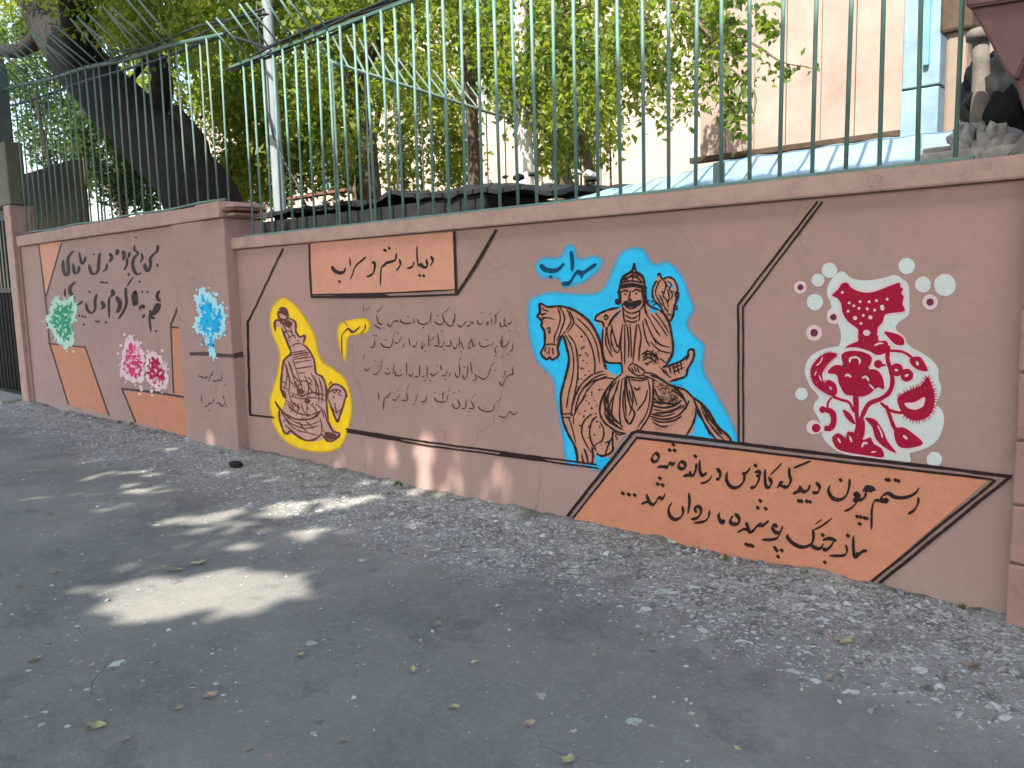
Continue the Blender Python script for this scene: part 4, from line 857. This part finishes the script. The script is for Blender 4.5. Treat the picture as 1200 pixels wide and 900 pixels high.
# ---------------------------------------------------------------- behind the wall: sheds, sheets, buildings
shd = empty('tar_roof_shed', (-5.5, 1.2, 0), 'low black tar roofed shed just behind the wall', 'shed')
b = MB(); b.box(-7.7, -4.3, .58, 2.6, 0, 2.17); b.build('shed_wall', M['tar'], shd)
def wavy(x0, x1, y0, y1, zf, nx, ny, name, mat, parent, th=.03, amp=.03, seed=0):
    xs = np.linspace(x0, x1, nx); ys = np.linspace(y0, y1, ny); X, Y = np.meshgrid(xs, ys)
    Z = zf(X, Y)+amp*(vnoise(X*3+seed, Y*3, seed)-.5)+amp*.6*(vnoise(X*11, Y*11, seed)-.5)
    v = np.concatenate([np.stack([X, Y, Z], -1).reshape(-1, 3), np.stack([X, Y, Z-th], -1).reshape(-1, 3)]); N = nx*ny; f = []
    for j in range(ny-1):
        for i in range(nx-1):
            k = j*nx+i; f.append((k, k+1, k+1+nx, k+nx)); f.append((N+k, N+k+nx, N+k+1+nx, N+k+1))
    for i in range(nx-1): f.append((i, N+i, N+i+1, i+1)); k = (ny-1)*nx+i; f.append((k, k+1, N+k+1, N+k))
    for j in range(ny-1): k = j*nx; f.append((k, k+nx, N+k+nx, N+k)); k = j*nx+nx-1; f.append((k, N+k, N+k+nx, k+nx))
    me = bpy.data.meshes.new(name); me.from_pydata(v.tolist(), [], f); return link(name, me, mat, parent)
wavy(-7.75, -3.6, .55, 2.8, lambda X, Y: 2.26-.10*np.clip((X+5)/1.4, 0, 1)+.06*(Y-.55), 60, 24, 'roof_felt', M['tar'], shd, .035, .10, 3)
b = MB(); b.box(-6.75, -5.85, .46, .54, 2.325, 2.35); b.build('loose_plank', M['plank'], shd, bevel=.004)
for k in range(26):
    p = (random.uniform(-7.5, -3.7), random.uniform(.65, 1.6), 2.30)
    bm = bmesh.new(); bmesh.ops.create_icosphere(bm, subdivisions=1, radius=random.uniform(.03, .07))
    for v in bm.verts: v.co *= random.uniform(.6, 1.3); v.co.z *= .5
    me = bpy.data.meshes.new('debris'); bm.to_mesh(me); bm.free(); o = link('debris', me, M['tar' if k % 3 else 'concrete'], shd)
    o.matrix_parent_inverse = Matrix.Identity(4); o.location = Vector(p)-shd.location
sh_ = empty('sheet_roof', (-2.6, .8, 1.9), 'pale blue metal sheets lying just behind the coping', 'roof')
wavy(-3.75, -2.52, .36, 1.05, lambda X, Y: 1.985+(.24+.12*(X+3.7))*(Y-.36)+.004*np.sin(X*30), 80, 8, 'sheet', M['sheet'], sh_, .012, .02, 1)
wavy(-2.62, -1.10, .38, 1.02, lambda X, Y: 1.995+.40*(Y-.36)+.01*(X+2)+.004*np.sin(X*26), 80, 8, 'sheet', M['sheet'], sh_, .012, .015, 2)
wavy(-3.3, -1.9, .9, 2.2, lambda X, Y: 2.16+.10*(Y-.9)+.03*(X+2.5), 30, 8, 'folded_sheet', M['sheet2'], sh_, .01, .03, 4)
b = MB(); p = survey(842, 203, .45); b.box(p.x-.03, p.x+.03, .44, .47, p.z-.06, p.z+.06); b.build('dark_patch', M['tealwin'], sh_)
b = MB(); b.box(-1.22, -1.06, .42, .6, 1.97, 2.10); b.build('end_block', M['concrete'], sh_, bevel=.01)
# sunlit beige building facing the street
bd = empty('beige_building', (-3.4, 5.5, 0), 'sunlit beige building with vertical seams behind the right of the fence', 'building')
zb = survey(940, 168, 5).z; xl = survey(820, 185, 5).x; xr = survey(1056, 150, 5).x
seams = [xl]+[survey(q, 100, 5).x for q in (850, 884, 921, 962, 1002, 1032)]+[xr]
for i in range(len(seams)-1):
    b = MB(); b.box(seams[i]+.004, seams[i+1]-.004, 5+.006*(i % 2), 9, zb, 6.4); b.build('wall_panel', M['beige'], bd, bevel=.004)
b = MB(); b.box(xl-.1, xr+.0, 4.93, 5.05, zb-.07, zb-.003); b.build('ledge', M['brownledge'], bd, bevel=.01)
b = MB(); b.box(xl+.15, xr-.1, 5.3, 8.8, 0, zb-.075); b.build('lower_wall', M['palewall'], bd)
b = MB(); b.box(xl-.4, xr+.1, 4.6, 9.2, 6.402, 6.5); b.build('roof', M['concrete'], bd)
wx = survey(905, 0, 5).x
b = MB(); b.box(survey(830, 20, 5).x, survey(852, 20, 5).x, 4.97, 4.998, survey(830, 12, 5).z, survey(830, -20, 5).z); b.build('bracket', M['plank'], bd)
nb = empty('blue_clad_annex', (-2.4, 5.2, 0), 'light blue sheet clad strip right of the beige building', 'building')
xr2 = survey(1103, 100, 5).x
b = MB(); b.box(xr+.01, xr2, 4.92, 7, 0, survey(1080, 103, 4.9).z); b.build('cladding', M['sheet'], nb, bevel=.01)
b = MB(); b.box(xr+.01, xr2, 4.95, 7, survey(1080, 101, 4.95).z, 6.3); b.build('cladding', M['sheet'], nb, bevel=.01)
b = MB(); xm = survey(1082, 50, 4.9).x; b.box(xm, xm+.05, 4.90, 4.945, 3.5, 6.2); b.build('downpipe', M['sheet2'], nb, bevel=.01)
pb2 = empty('beige_column', (-2, 4, 0), 'dusty beige column between the blue cladding and the pink corbel', 'column')
b = MB(); b.box(survey(1106, 100, 4).x, survey(1131, 100, 4).x, 4, 4.3, 0, 5.6); b.build('shaft', M['beige2'], pb2, bevel=.03)
b = MB(); b.box(survey(1106, 100, 4).x-.04, survey(1131, 100, 4).x+.05, 3.95, 4.35, survey(1110, 40, 4).z, 5.7); b.build('head', M['brownledge'], pb2, bevel=.03)
b = MB(); b.box(survey(1136, 100, 6).x, survey(1136, 100, 6).x+4.5, 6, 8, 0, 6.5); o = b.build('rendered_wall', M['beige2'], bevel=.02); tag(o, 'tall cream rendered wall far behind the concrete post', 'wall')
# pale apartment block and garden wall beyond the trees
ab = empty('apartment_building', (-18, 16, 0), 'pale pinkish apartment block seen in patches beyond the trees', 'building')
b = MB(); b.box(-34, -7.4, 14, 24, 0, 12); b.build('wall', M['palewall'], ab)
for r in range(3):
    for c in range(3):
        x = -31+c*2.9; z = 1.6+r*3.4
        if x > -9: continue
        b = MB(); b.box(x-.08, x+1.28, 13.93, 13.997, z-.08, z+1.58); f = b.build('window', M['polewhite'], ab)
        b = MB(); b.box(x, x+1.2, 13.905, 13.925, z, z+1.5); b.build('pane', M['tealwin'], f)
b = MB(); b.box(-34.3, -7.1, 13.6, 24.3, 12.003, 12.3); b.build('roof', M['concrete'], ab)
b = MB(); b.box(-30, -5.6, 9.0, 9.25, 0, 2.9); o = b.build('garden_wall', M['palewall'], bevel=.02); tag(o, 'pale sunlit garden wall between tree trunks and the apartment block', 'wall')

# ---------------------------------------------------------------- poles and cables
b = MB(); p = survey(327, 225, .75); q = survey(309, -60, .75); b.tube([(p.x+.03, .75, 0), p, p.lerp(q, .5), q, q+(q-p)*.6], [.07, .062, .055, .052, .05], 14)
o = b.build('lamp_pole', M['pole'], smooth=True); tag(o, 'slim pale grey pole rising behind the gap between the fences', 'pole')
b = MB(); p = survey(616, 200, 3.0); q = survey(606, -60, 3.0); b.tube([(p.x, 3, 0), p, p.lerp(q, .5), q, q+(q-p)*.6], [.10, .088, .08, .075, .07], 14)
o = b.build('lamp_pole', M['polewhite'], smooth=True); tag(o, 'thick whitewashed pole behind the middle of the long fence', 'pole')
b = MB(); pts = [survey(x, y, .66) for x, y in ((298, -30), (303, 40), (310, 85), (313, 130), (322, 165), (336, 195), (349, 218), (358, 240))]
b.tube(pts, .012, 6); b.build('drop_cable', M['cable'], smooth=True); tag(bpy.data.objects['drop_cable'], 'black cable hanging down beside the pale grey pole', 'cable')
b = MB(); b.tube([survey(x, y, .5) for x, y in ((-20, 130), (30, 120), (100, 95), (180, 72), (265, 40), (312, 56), (400, 22), (470, 2), (520, -30))], .016, 6)
o = b.build('overhead_cable', M['cable'], smooth=True); tag(o, 'thick dark cable slung along behind the fence tops', 'cable')
b = MB(); b.tube([survey(x, y, 1.4) for x, y in ((40, 110), (55, 180), (66, 215), (74, 262), (80, 300))], [.03, .035, .04, .05, .05], 7)
o = b.build('dead_stem', M['bark'], smooth=True); tag(o, 'thin dark bent stem rising beside the olive shed', 'stem')

# ---------------------------------------------------------------- trees
def limb(mb, pts, r0, r1, n=10, rough=.08):
    q = []
    P3 = [Vector(p) for p in pts]
    for i in range(len(P3)-1):
        a = P3[max(i-1, 0)]; b = P3[i]; c = P3[i+1]; d = P3[min(i+2, len(P3)-1)]
        for k in range(5):
            t = k/5; q.append(.5*((2*b)+(-a+c)*t+(2*a-5*b+4*c-d)*t*t+(-a+3*b-3*c+d)*t**3))
    q.append(P3[-1]); m = len(q)
    mb.tube(q, [(r0+(r1-r0)*i/(m-1))*(1+rough*random.uniform(-1, 1)) for i in range(m)], n)
def leaves(name, centers, spread, n, size, mat, parent, droop=.3, tones=(0, 1), keep=None, flat=None):
    """n small leaves scattered round the given clump centres"""
    C = np.array(centers, float); k = rng.integers(0, len(C), n)
    ctone = rng.random(len(C))
    off = rng.normal(size=(n, 3)); off /= np.linalg.norm(off, axis=1)[:, None]+1e-6; off *= (rng.random((n, 1))**.45)
    sp = np.asarray(spread)*(0.6+.8*rng.random(len(C)))[k][:, None] if np.ndim(spread) else spread*(0.6+.8*rng.random(len(C)))[k][:, None]
    p = C[k]+off*sp
    if keep is not None:
        m = keep(p); p = p[m]; k = k[m]; n = len(p)
    d = rng.normal(size=(n, 3)); d[:, 2] -= droop; d /= np.linalg.norm(d, axis=1)[:, None]
    up = rng.normal(size=(n, 3))*.8+np.array([0, 0, 1.0]) if flat is None else rng.normal(size=(n, 3))*.35+np.array(flat)
    sd = np.cross(d, up); sd /= np.linalg.norm(sd, axis=1)[:, None]+1e-6
    if flat is not None:
        nrm = up/np.linalg.norm(up, axis=1)[:, None]; d = np.cross(nrm, sd)
    L = size*(.6+.8*rng.random((n, 1))); W = L*.32
    nn = np.cross(sd, d)*L*.10
    v = np.stack([p, p+d*L*.35+sd*W+nn, p+d*L, p+d*L*.35-sd*W+nn], 1).reshape(-1, 3)
    me = bpy.data.meshes.new(name); me.vertices.add(4*n); me.vertices.foreach_set('co', v.ravel().astype(np.float32))
    me.loops.add(4*n); me.loops.foreach_set('vertex_index', np.arange(4*n, dtype=np.int32)); me.polygons.add(n)
    me.polygons.foreach_set('loop_start', np.arange(0, 4*n, 4, dtype=np.int32)); me.update(calc_edges=True)
    tone = np.clip(tones[0]+(tones[1]-tones[0])*(.45*ctone[k]+.55*rng.random(n)), 0, 1)
    at = me.attributes.new('tone', 'FLOAT', 'FACE'); at.data.foreach_set('value', tone.astype(np.float32))
    return link(name, me, mat, parent)
def clumps(boxes):
    out = []
    for (x0, x1, y0, y1, z0, z1, n) in boxes:
        for _ in range(n): out.append((random.uniform(x0, x1), random.uniform(y0, y1), random.uniform(z0, z1)))
    return out
def px_clumps(spec, Y0, Y1):
    """clump centres from outlines in the survey photograph, at depths Y0..Y1 behind the wall"""
    out = []
    for (x0, x1, y0, y1, n) in spec:
        for _ in range(n): out.append(tuple(survey(random.uniform(x0, x1), random.uniform(y0, y1), random.uniform(Y0, Y1))))
    return out
# big leaning tree on the left
T = empty('leaning_tree', (-9.6, 1.2, 0), 'big dark trunked tree leaning left behind the far wall', 'tree')
mb = MB(); a1 = survey(238, 238, 1.2); a2 = survey(175, 160, 1.3); a3 = survey(112, 95, 1.5); a4 = survey(62, 30, 1.8); a5 = survey(20, -60, 2.2)
limb(mb, [(-9.0, 1.2, -.2), (-9.15, 1.2, 1.2), a1, a2, a3, a4, a5], .48, .36, 16, .06)
limb(mb, [a2, survey(190, 90, 1.5), survey(165, 30, 1.8), survey(215, -40, 2.2)], .16, .10, 9)
limb(mb, [a3, survey(95, 50, 1.2), survey(85, -30, 1.0)], .30, .22, 10)
limb(mb, [a4, survey(20, 60, 1.6), survey(-30, 50, 1.4)], .16, .10, 9)
limb(mb, [a1+Vector((.05, 0, .1)), survey(232, 170, 1.3), survey(205, 130, 1.5)], .16, .09, 9)
limb(mb, [survey(165, 30, 1.8), survey(175, 60, 2), survey(150, 100, 2.2)], .08, .04, 8)
mb.build('trunk', M['bark'], T, True)
lc = px_clumps([(95, 190, -40, 40, 26), (190, 330, -40, 45, 40), (-40, 110, -60, 20, 20), (300, 520, -50, 15, 36)], .8, 3.2)
leaves('crown', lc, .42, 22000, .085, M['leafy'], T, .4, (0, 1))
mb = MB()
for _ in range(26):
    c = Vector(random.choice(lc)); limb(mb, [c, c+Vector((random.uniform(-.5, .5), random.uniform(-.3, .3), random.uniform(-.2, .5))), c+Vector((random.uniform(-1, 1), random.uniform(-.6, .6), random.uniform(0, 1)))], .016, .006, 5)
mb.build('twigs', M['twig'], T)['kind'] = 'stuff'
# tree behind the gap
T = empty('brown_trunk_tree', (-9.5, 3.4, 0), 'brown trunked tree right of the pale grey pole, its leaves yellow green', 'tree')
mb = MB(); c0 = survey(432, 225, 3.4)
limb(mb, [(c0.x, 3.4, -.2), c0, survey(420, 120, 3.4), survey(412, 50, 3.4), survey(395, -60, 3.6)], .19, .12, 12)
limb(mb, [survey(418, 95, 3.4), survey(450, 40, 3.2), survey(500, -20, 3.2)], .09, .05, 8); limb(mb, [survey(415, 80, 3.4), survey(380, 30, 3.6), survey(350, -30, 3.8)], .09, .05, 8)
mb.build('trunk', M['bark2'], T, True)
lc = px_clumps([(320, 520, -40, 60, 60), (330, 420, 60, 150, 26), (430, 540, 60, 130, 18), (200, 330, 30, 150, 40)], 2.6, 5.5)
leaves('crown', lc, .42, 14500, .085, M['leafy'], T, .5, (.1, 1))
# thin tree
T = empty('slim_tree', (-7, 3.2, 0), 'slim brown trunked tree left of the whitewashed pole', 'tree')
mb = MB(); c0 = survey(556, 210, 3.6)
limb(mb, [(c0.x, 3.6, -.2), c0, survey(552, 120, 3.6), survey(545, 40, 3.6), survey(530, -60, 3.8)], .085, .06, 10)
limb(mb, [survey(550, 100, 3.6), survey(590, 40, 3.4), survey(640, -20, 3.2)], .05, .03, 8)
mb.build('trunk', M['bark2'], T, True)
lc = px_clumps([(520, 700, -40, 50, 50), (560, 690, 50, 110, 26), (610, 680, 110, 165, 8)], 2.4, 4.8)
leaves('crown', lc, .36, 8800, .075, M['leaf'], T, .5, (.1, 1))
# tree hanging before the beige building
T = empty('hanging_branch_tree', (-6.4, 4.4, 0), 'tree whose fresh green sprays hang before the beige building', 'tree')
mb = MB(); c0 = survey(690, 200, 4.4)
limb(mb, [(c0.x, 4.4, -.2), c0, survey(668, 120, 4.2), survey(660, 20, 4.0), survey(690, -80, 3.6)], .07, .05, 9)
limb(mb, [survey(660, 20, 4), survey(740, -10, 3.4), survey(810, 20, 3.0), survey(850, 75, 2.8), survey(860, 140, 2.7)], .035, .008, 7)
limb(mb, [survey(810, 20, 3), survey(880, 50, 2.8), survey(915, 72, 2.7), survey(945, 78, 2.7)], .014, .005, 6)
limb(mb, [survey(740, -10, 3.4), survey(770, 50, 3.2), survey(775, 120, 3.1)], .022, .006, 6)
limb(mb, [survey(810, 20, 3), survey(835, 60, 2.9), survey(830, 110, 2.9)], .014, .005, 6)
limb(mb, [survey(850, 75, 2.8), survey(885, 110, 2.7), survey(878, 150, 2.7)], .009, .004, 6)
mb.build('trunk', M['twig'], T, True)
lc = px_clumps([(690, 830, -40, 45, 40), (690, 800, 45, 125, 30), (800, 850, 0, 120, 18), (640, 700, 30, 150, 14)], 2.6, 4.0)
crown = leaves('crown', lc, .24, 6200, .072, M['leaf'], T, .7, (.25, 1))
lc2 = px_clumps([(835, 880, -10, 20, 6), (842, 885, 60, 120, 10), (850, 880, 120, 155, 6), (880, 905, 12, 50, 5), (905, 942, 68, 92, 4), (855, 875, 30, 60, 3)], 2.6, 2.9)
leaves('hanging_leaves', lc2, .11, 420, .080, M['leaf'], T, .9, (.0, .8))
# shrubs
def shrub(name, label, spec, Y0, Y1, n, size, mat, tones, group=None, spread=.35):
    T = empty(name, (survey((spec[0][0]+spec[0][1])/2, 230, (Y0+Y1)/2).x, (Y0+Y1)/2, 0), label, 'shrub', group)
    lc = px_clumps(spec, Y0, Y1); leaves('foliage', lc, spread, n, size, mat, T, .2, tones)
    mb = MB()
    for _ in range(7):
        c = Vector(random.choice(lc)); limb(mb, [(c.x+random.uniform(-.2, .2), c.y, 0), (c.x, c.y, c.z*.6), c], .03, .01, 6)
    mb.build('stems', M['twig'], T)['kind'] = 'stuff'
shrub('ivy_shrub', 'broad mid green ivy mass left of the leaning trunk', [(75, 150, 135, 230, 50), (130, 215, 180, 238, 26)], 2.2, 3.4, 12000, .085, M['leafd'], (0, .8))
shrub('ivy_shrub', 'bright yellow green shrub between the leaning trunk and the pale grey pole', [(262, 330, 90, 235, 60)], 2.6, 4.0, 8500, .085, M['leafy'], (.2, 1))
shrub('ivy_shrub', 'light green shrub just right of the pale grey pole', [(330, 410, 130, 228, 46)], 2.4, 3.6, 4200, .095, M['leafy'], (.1, .9))
shrub('ivy_shrub', 'loose pale shrub by the garden wall, between the brown trunk and the slim one', [(440, 550, 140, 215, 30)], 3.8, 6.0, 2600, .095, M['leafy'], (.1, 1))
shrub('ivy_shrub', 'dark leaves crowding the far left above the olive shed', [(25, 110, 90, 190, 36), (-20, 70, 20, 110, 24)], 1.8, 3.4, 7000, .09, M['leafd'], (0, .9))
shrub('ivy_shrub', 'small loose shrub right of the whitewashed pole', [(625, 720, 130, 205, 26)], 5.0, 7.0, 1800, .10, M['leafy'], (.1, 1))
# tall back row of trees, seen as patches of foliage
for k, (x0, x1, Y, n, lab) in enumerate(((-20, 300, 7.5, 13000, 'tall tree beyond the ivy at the left'), (280, 560, 8.2, 7500, 'tall tree far behind the brown trunked tree'), (560, 760, 8.0, 2600, 'tall tree far behind the whitewashed pole'))):
    cx_ = survey((x0+x1)/2, 200, Y).x
    T = empty('back_tree', (cx_, Y, 0), lab, 'tree', 'trees in the back row')
    mb = MB(); limb(mb, [(cx_, Y, -.2), (cx_+.1, Y, 2.5), (cx_-.2, Y, 5), (cx_+.2, Y, 7.5)], .22, .10, 9); limb(mb, [(cx_, Y, 3.5), (cx_+1.2, Y-.4, 5), (cx_+2, Y-.6, 6.5)], .10, .05, 7); limb(mb, [(cx_-.1, Y, 4), (cx_-1.3, Y, 5.4), (cx_-2.2, Y+.2, 6.8)], .10, .05, 7)
    mb.build('trunk', M['bark2'], T, True)
    lc = px_clumps([(x0, x1, -70, 120, int((x1-x0)*.22))], Y-1, Y+1); leaves('crown', lc, .62, n, .19, M['leaf'], T, .3, (0, 1))

# ---------------------------------------------------------------- street trees shading the pavement (overhead, beside the camera)
SX, SY = SUN.x/SUN.z, SUN.y/SUN.z
def ell(gx, gy, cx, cy, a, b, ang):
    c, s = math.cos(ang), math.sin(ang); u = (gx-cx)*c+(gy-cy)*s; v = -(gx-cx)*s+(gy-cy)*c
    return (u/a)**2+(v/b)**2
def sun_gap(gx, gy):  # openings cut into the crown shape to place the sun patches
    """True where the crown is open; gx, gy: where the sun through that point meets the pavement"""
    r = rng.random(len(gx)); wob = .25*(vnoise(gx*9, gy*9, 4)-.5)*2
    g = r < np.clip((1.12-ell(gx, gy, -3.80, -2.06, .74, .42, .80)-wob)*1.9, 0, 1)
    g |= (ell(gx, gy, -4.85, -.95, .90, .20, 1.10)+wob*2 < 1) & (r < .95)
    g |= (ell(gx, gy, -4.15, -1.15, .68, .15, 1.0)+wob*2 < 1) & (r < .93)
    g |= (ell(gx, gy, -4.4, .08, .72, .36, 0)+wob*2.5 < 1) & (vnoise(gx*9, gy*4, 2) > .30) & (r < .93)
    g |= (ell(gx, gy, -6.2, -1.35, .30, .14, .9) < 1) & (r < .9)
    g |= (ell(gx, gy, -7.0, -1.1, .26, .12, .9) < 1) & (r < .9)
    g |= (ell(gx, gy, -4.6, -1.75, .5, .13, .9)+wob*2 < 1) & (r < .85)
    # thinner foliage: soft, blended dapple over the left half of the pavement and the foot of the wall
    u = gx*.42+gy*.91; v = -gx*.91+gy*.42
    thin = vnoise(u*1.5, v*5.0, 12)*.65+vnoise(u*4, v*11, 15)*.35
    zone = np.clip((gx+9.5)/1.5, 0, 1)*np.clip((-3.4-gx)/1.2, 0, 1)*np.clip((gy+3.0)/.8, 0, 1)*np.clip((.5-gy)/.4, 0, 1)
    g |= r < .78*zone*np.clip((thin-.40)/.22, 0, 1)
    return g
def street_tree(label, x0, x1, tx, ty):
    T = empty('street_tree', (tx, ty, 0), label, 'tree', 'street trees shading the pavement')
    pts = []
    st_ = .10
    for lay in range(5):
        gx, gy = np.meshgrid(np.arange(x0, x1, st_), np.arange(-7.5, 8.0 if x0 < -8 else 2.75, st_)); gx = gx.ravel()+rng.uniform(-.06, .06, gx.size); gy = gy.ravel()+rng.uniform(-.06, .06, gy.size)
        h = 6.6+lay*.7+1.1*vnoise(gx*.5+lay*5, gy*.5, lay)+rng.uniform(-.2, .2, gx.size)
        h -= 1.5*np.clip((gx+1.5)/3, 0, 1)  # unseen crown lowered here to dim the right end of the wall
        edge = gy+.25*(vnoise(gx*2, gy*2+lay)-.5)
        m = (~sun_gap(gx, gy)) & (edge < np.where(gx < -11, 7.6, np.where(gx < -8.5, 4.6, 2.15)))  # crown carried further back at the left to shade the leaning trunk
        pts.append(np.stack([gx+SX*h, gy+SY*h, h], 1)[m])
    p = np.concatenate(pts)
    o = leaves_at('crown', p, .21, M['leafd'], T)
    mb = MB(); limb(mb, [(tx, ty, -.2), (tx, ty, 2), (tx+.2, ty+.1, 4), (tx, ty+.4, 5.6)], .22, .14, 10)
    for k in range(5): limb(mb, [(tx, ty+.1, 3.6), (tx+random.uniform(-1, 1), ty+.8, 4.8), (random.uniform(x0, x1)+SX*6, ty+2.2, 5.8)], .09, .03, 7)
    mb.build('trunk', M['bark2'], T, True)
def leaves_at(name, p, size, mat, parent):
    n = len(p); nr = np.array(SUN)+rng.normal(size=(n, 3))*.28; nr /= np.linalg.norm(nr, axis=1)[:, None]
    a = rng.normal(size=(n, 3)); d = np.cross(nr, a); d /= np.linalg.norm(d, axis=1)[:, None]; sd = np.cross(nr, d)
    L = size*(.75+.5*rng.random((n, 1))); W = L*.38
    p = p-d*L*.45
    v = np.stack([p, p+d*L*.4+sd*W, p+d*L, p+d*L*.4-sd*W], 1).reshape(-1, 3)
    me = bpy.data.meshes.new(name); me.vertices.add(4*n); me.vertices.foreach_set('co', v.ravel().astype(np.float32))
    me.loops.add(4*n); me.loops.foreach_set('vertex_index', np.arange(4*n, dtype=np.int32)); me.polygons.add(n)
    me.polygons.foreach_set('loop_start', np.arange(0, 4*n, 4, dtype=np.int32)); me.update(calc_edges=True)
    at = me.attributes.new('tone', 'FLOAT', 'FACE'); at.data.foreach_set('value', rng.random(n).astype(np.float32))
    return link(name, me, mat, parent)
street_tree('street tree beside the pavement shading the long mural wall', -6.5, 5.5, -2.5, -9.6)
street_tree('street tree shading the far wall and the gate', -15.5, -6.5, -10.5, -9.8)

# ---------------------------------------------------------------- litter on the pavement
def leaf_litter(p, r, mat, label, grp, name='fallen_leaf'):
    bm = bmesh.new(); n = 9; a0 = random.random()*6
    vs = []
    for k in range(n):
        an = 2*PI*k/n; rr = r*(1 if k % 2 else .62)*(1.5 if k == 0 else 1)
        vs.append(bm.verts.new((rr*math.cos(an), rr*.7*math.sin(an), random.uniform(0, .35)*r)))
    c = bm.verts.new((0, 0, .05*r))
    for k in range(n): bm.faces.new((c, vs[k], vs[(k+1) % n]))
    me = bpy.data.meshes.new(name); bm.to_mesh(me); bm.free(); o = link(name, me, mat); o.location = (p.x, p.y, p.z+.008); o.rotation_euler = (random.uniform(-.2, .2), random.uniform(-.2, .2), a0)
    return tag(o, label, 'leaf', grp)
def gz(x, y): return 0.004
for (px, py), r, m, lab in (((233, 661), .052, 'yleaf', 'larger yellow leaf just beyond the bright sun patch'), ((207, 669), .042, 'yleaf', 'yellow leaf left of the larger yellow one by the sun patch'), ((113, 853), .04, 'yleaf', 'pale yellow green leaf at the lower left of the pavement'),
                            ((666, 893), .032, 'yleaf', 'pale leaf at the very bottom edge of the picture'), ((41, 775), .034, 'bleaf', 'tan leaf near the left edge of the pavement'), ((247, 818), .03, 'bleaf', 'tan leaf below the bright sun patch'),
                            ((1140, 783), .045, 'bleaf', 'rust brown leaf in the rubble near the block pillar'), ((992, 754), .04, 'yleaf', 'pale yellow scrap in the rubble under the orange panel'), ((61, 603), .035, 'bleaf', 'tan leaf at the far left of the pavement')):
    q = ground_pt(px, py); leaf_litter(q, r, M[m], lab, None)
for (px, py) in ((355, 769), (480, 787), (515, 733), (558, 778), (345, 818), (640, 700), (150, 870), (20, 688), (463, 662), (210, 833), (770, 700), (860, 880), (700, 770), (297, 880), (400, 870), (105, 680), (70, 672), (530, 830), (915, 790), (620, 850)):
    leaf_litter(ground_pt(px+random.uniform(-4, 4), py), random.uniform(.012, .024), M[random.choice(('bleaf', 'yleaf', 'bleaf'))], 'small dry leaf lying on the grey pavement', 'small dry leaves scattered on the pavement')
# dark stone by the pillar foot
bm = bmesh.new(); bmesh.ops.create_icosphere(bm, subdivisions=2, radius=.062)
for v in bm.verts: v.co = Vector((v.co.x*1.3, v.co.y*.9, v.co.z*.5))*random.uniform(.85, 1.12)
me = bpy.data.meshes.new('dark_stone'); bm.to_mesh(me); bm.free(); o = link('dark_stone', me, M['tar']); o.location = ground_pt(277, 548)+Vector((0, 0, .03)); tag(o, 'dark lump of stone on the rubble at the pillar foot', 'stone')
# tufts of weed and blown leaves in the angle of the wall
tc = [(x_, -.03-.05*random.random(), .02) for x_ in [random.uniform(-12, -.8) for _ in range(9)]+[-4.7, -4.62, -.85]]
wd = leaves('weed_tufts', tc, .022, 110, .024, M['leaf'], None, -.9, (0, .7)); tag(wd, 'small sparse weeds growing where the wall meets the ground', 'weeds', kind='stuff')
# loose gravel along the wall
def gravel():
    n = 9000; V = []; F = []
    base = [(1, 0, 0), (-1, 0, 0), (0, 1, 0), (0, -1, 0), (0, 0, 1), (0, 0, -1)]; fa = [(0, 2, 4), (2, 1, 4), (1, 3, 4), (3, 0, 4), (2, 0, 5), (1, 2, 5), (3, 1, 5), (0, 3, 5)]
    for i in range(n):
        x = random.uniform(-13, -.2); y = -abs(random.gauss(0, .36)) if i < 8000 else random.uniform(-3.3, 0)
        if y < -3.3: continue
        if i < 8000 and float(vnoise(np.float64(x*1.4), np.float64(y*2), 6)) < .35: continue
        r = min(.032, .0062*math.exp(random.gauss(.25, .55))); r *= 1 if i < 8000 else .7
        M3 = Matrix.Rotation(random.random()*6, 3, 'Z') @ Matrix.Rotation(random.random(), 3, 'X')
        nr = max(0, min(1, (y+.75)/.75)); z = .02*nr*nr
        k = len(V)
        for b_ in base: V.append(tuple(M3 @ Vector((b_[0]*r*random.uniform(.7, 1.4), b_[1]*r*random.uniform(.7, 1.2), b_[2]*r*.55))+Vector((x, y, z))))
        F += [tuple(q+k for q in f) for f in fa]
    me = bpy.data.meshes.new('gravel'); me.from_pydata(V, [], F); return me
nmt = NM('gravel_stone', .9); nmt.col(nmt.ramp(nmt.noise(19, 2, .7), [(.3, (.12, .12, .12)), (.55, (.34, .34, .33)), (.75, (.55, .55, .52))])); 
o = link('gravel', gravel(), nmt.m); tag(o, 'loose pale gravel and cement crumbs along the wall foot', 'gravel', kind='stuff')
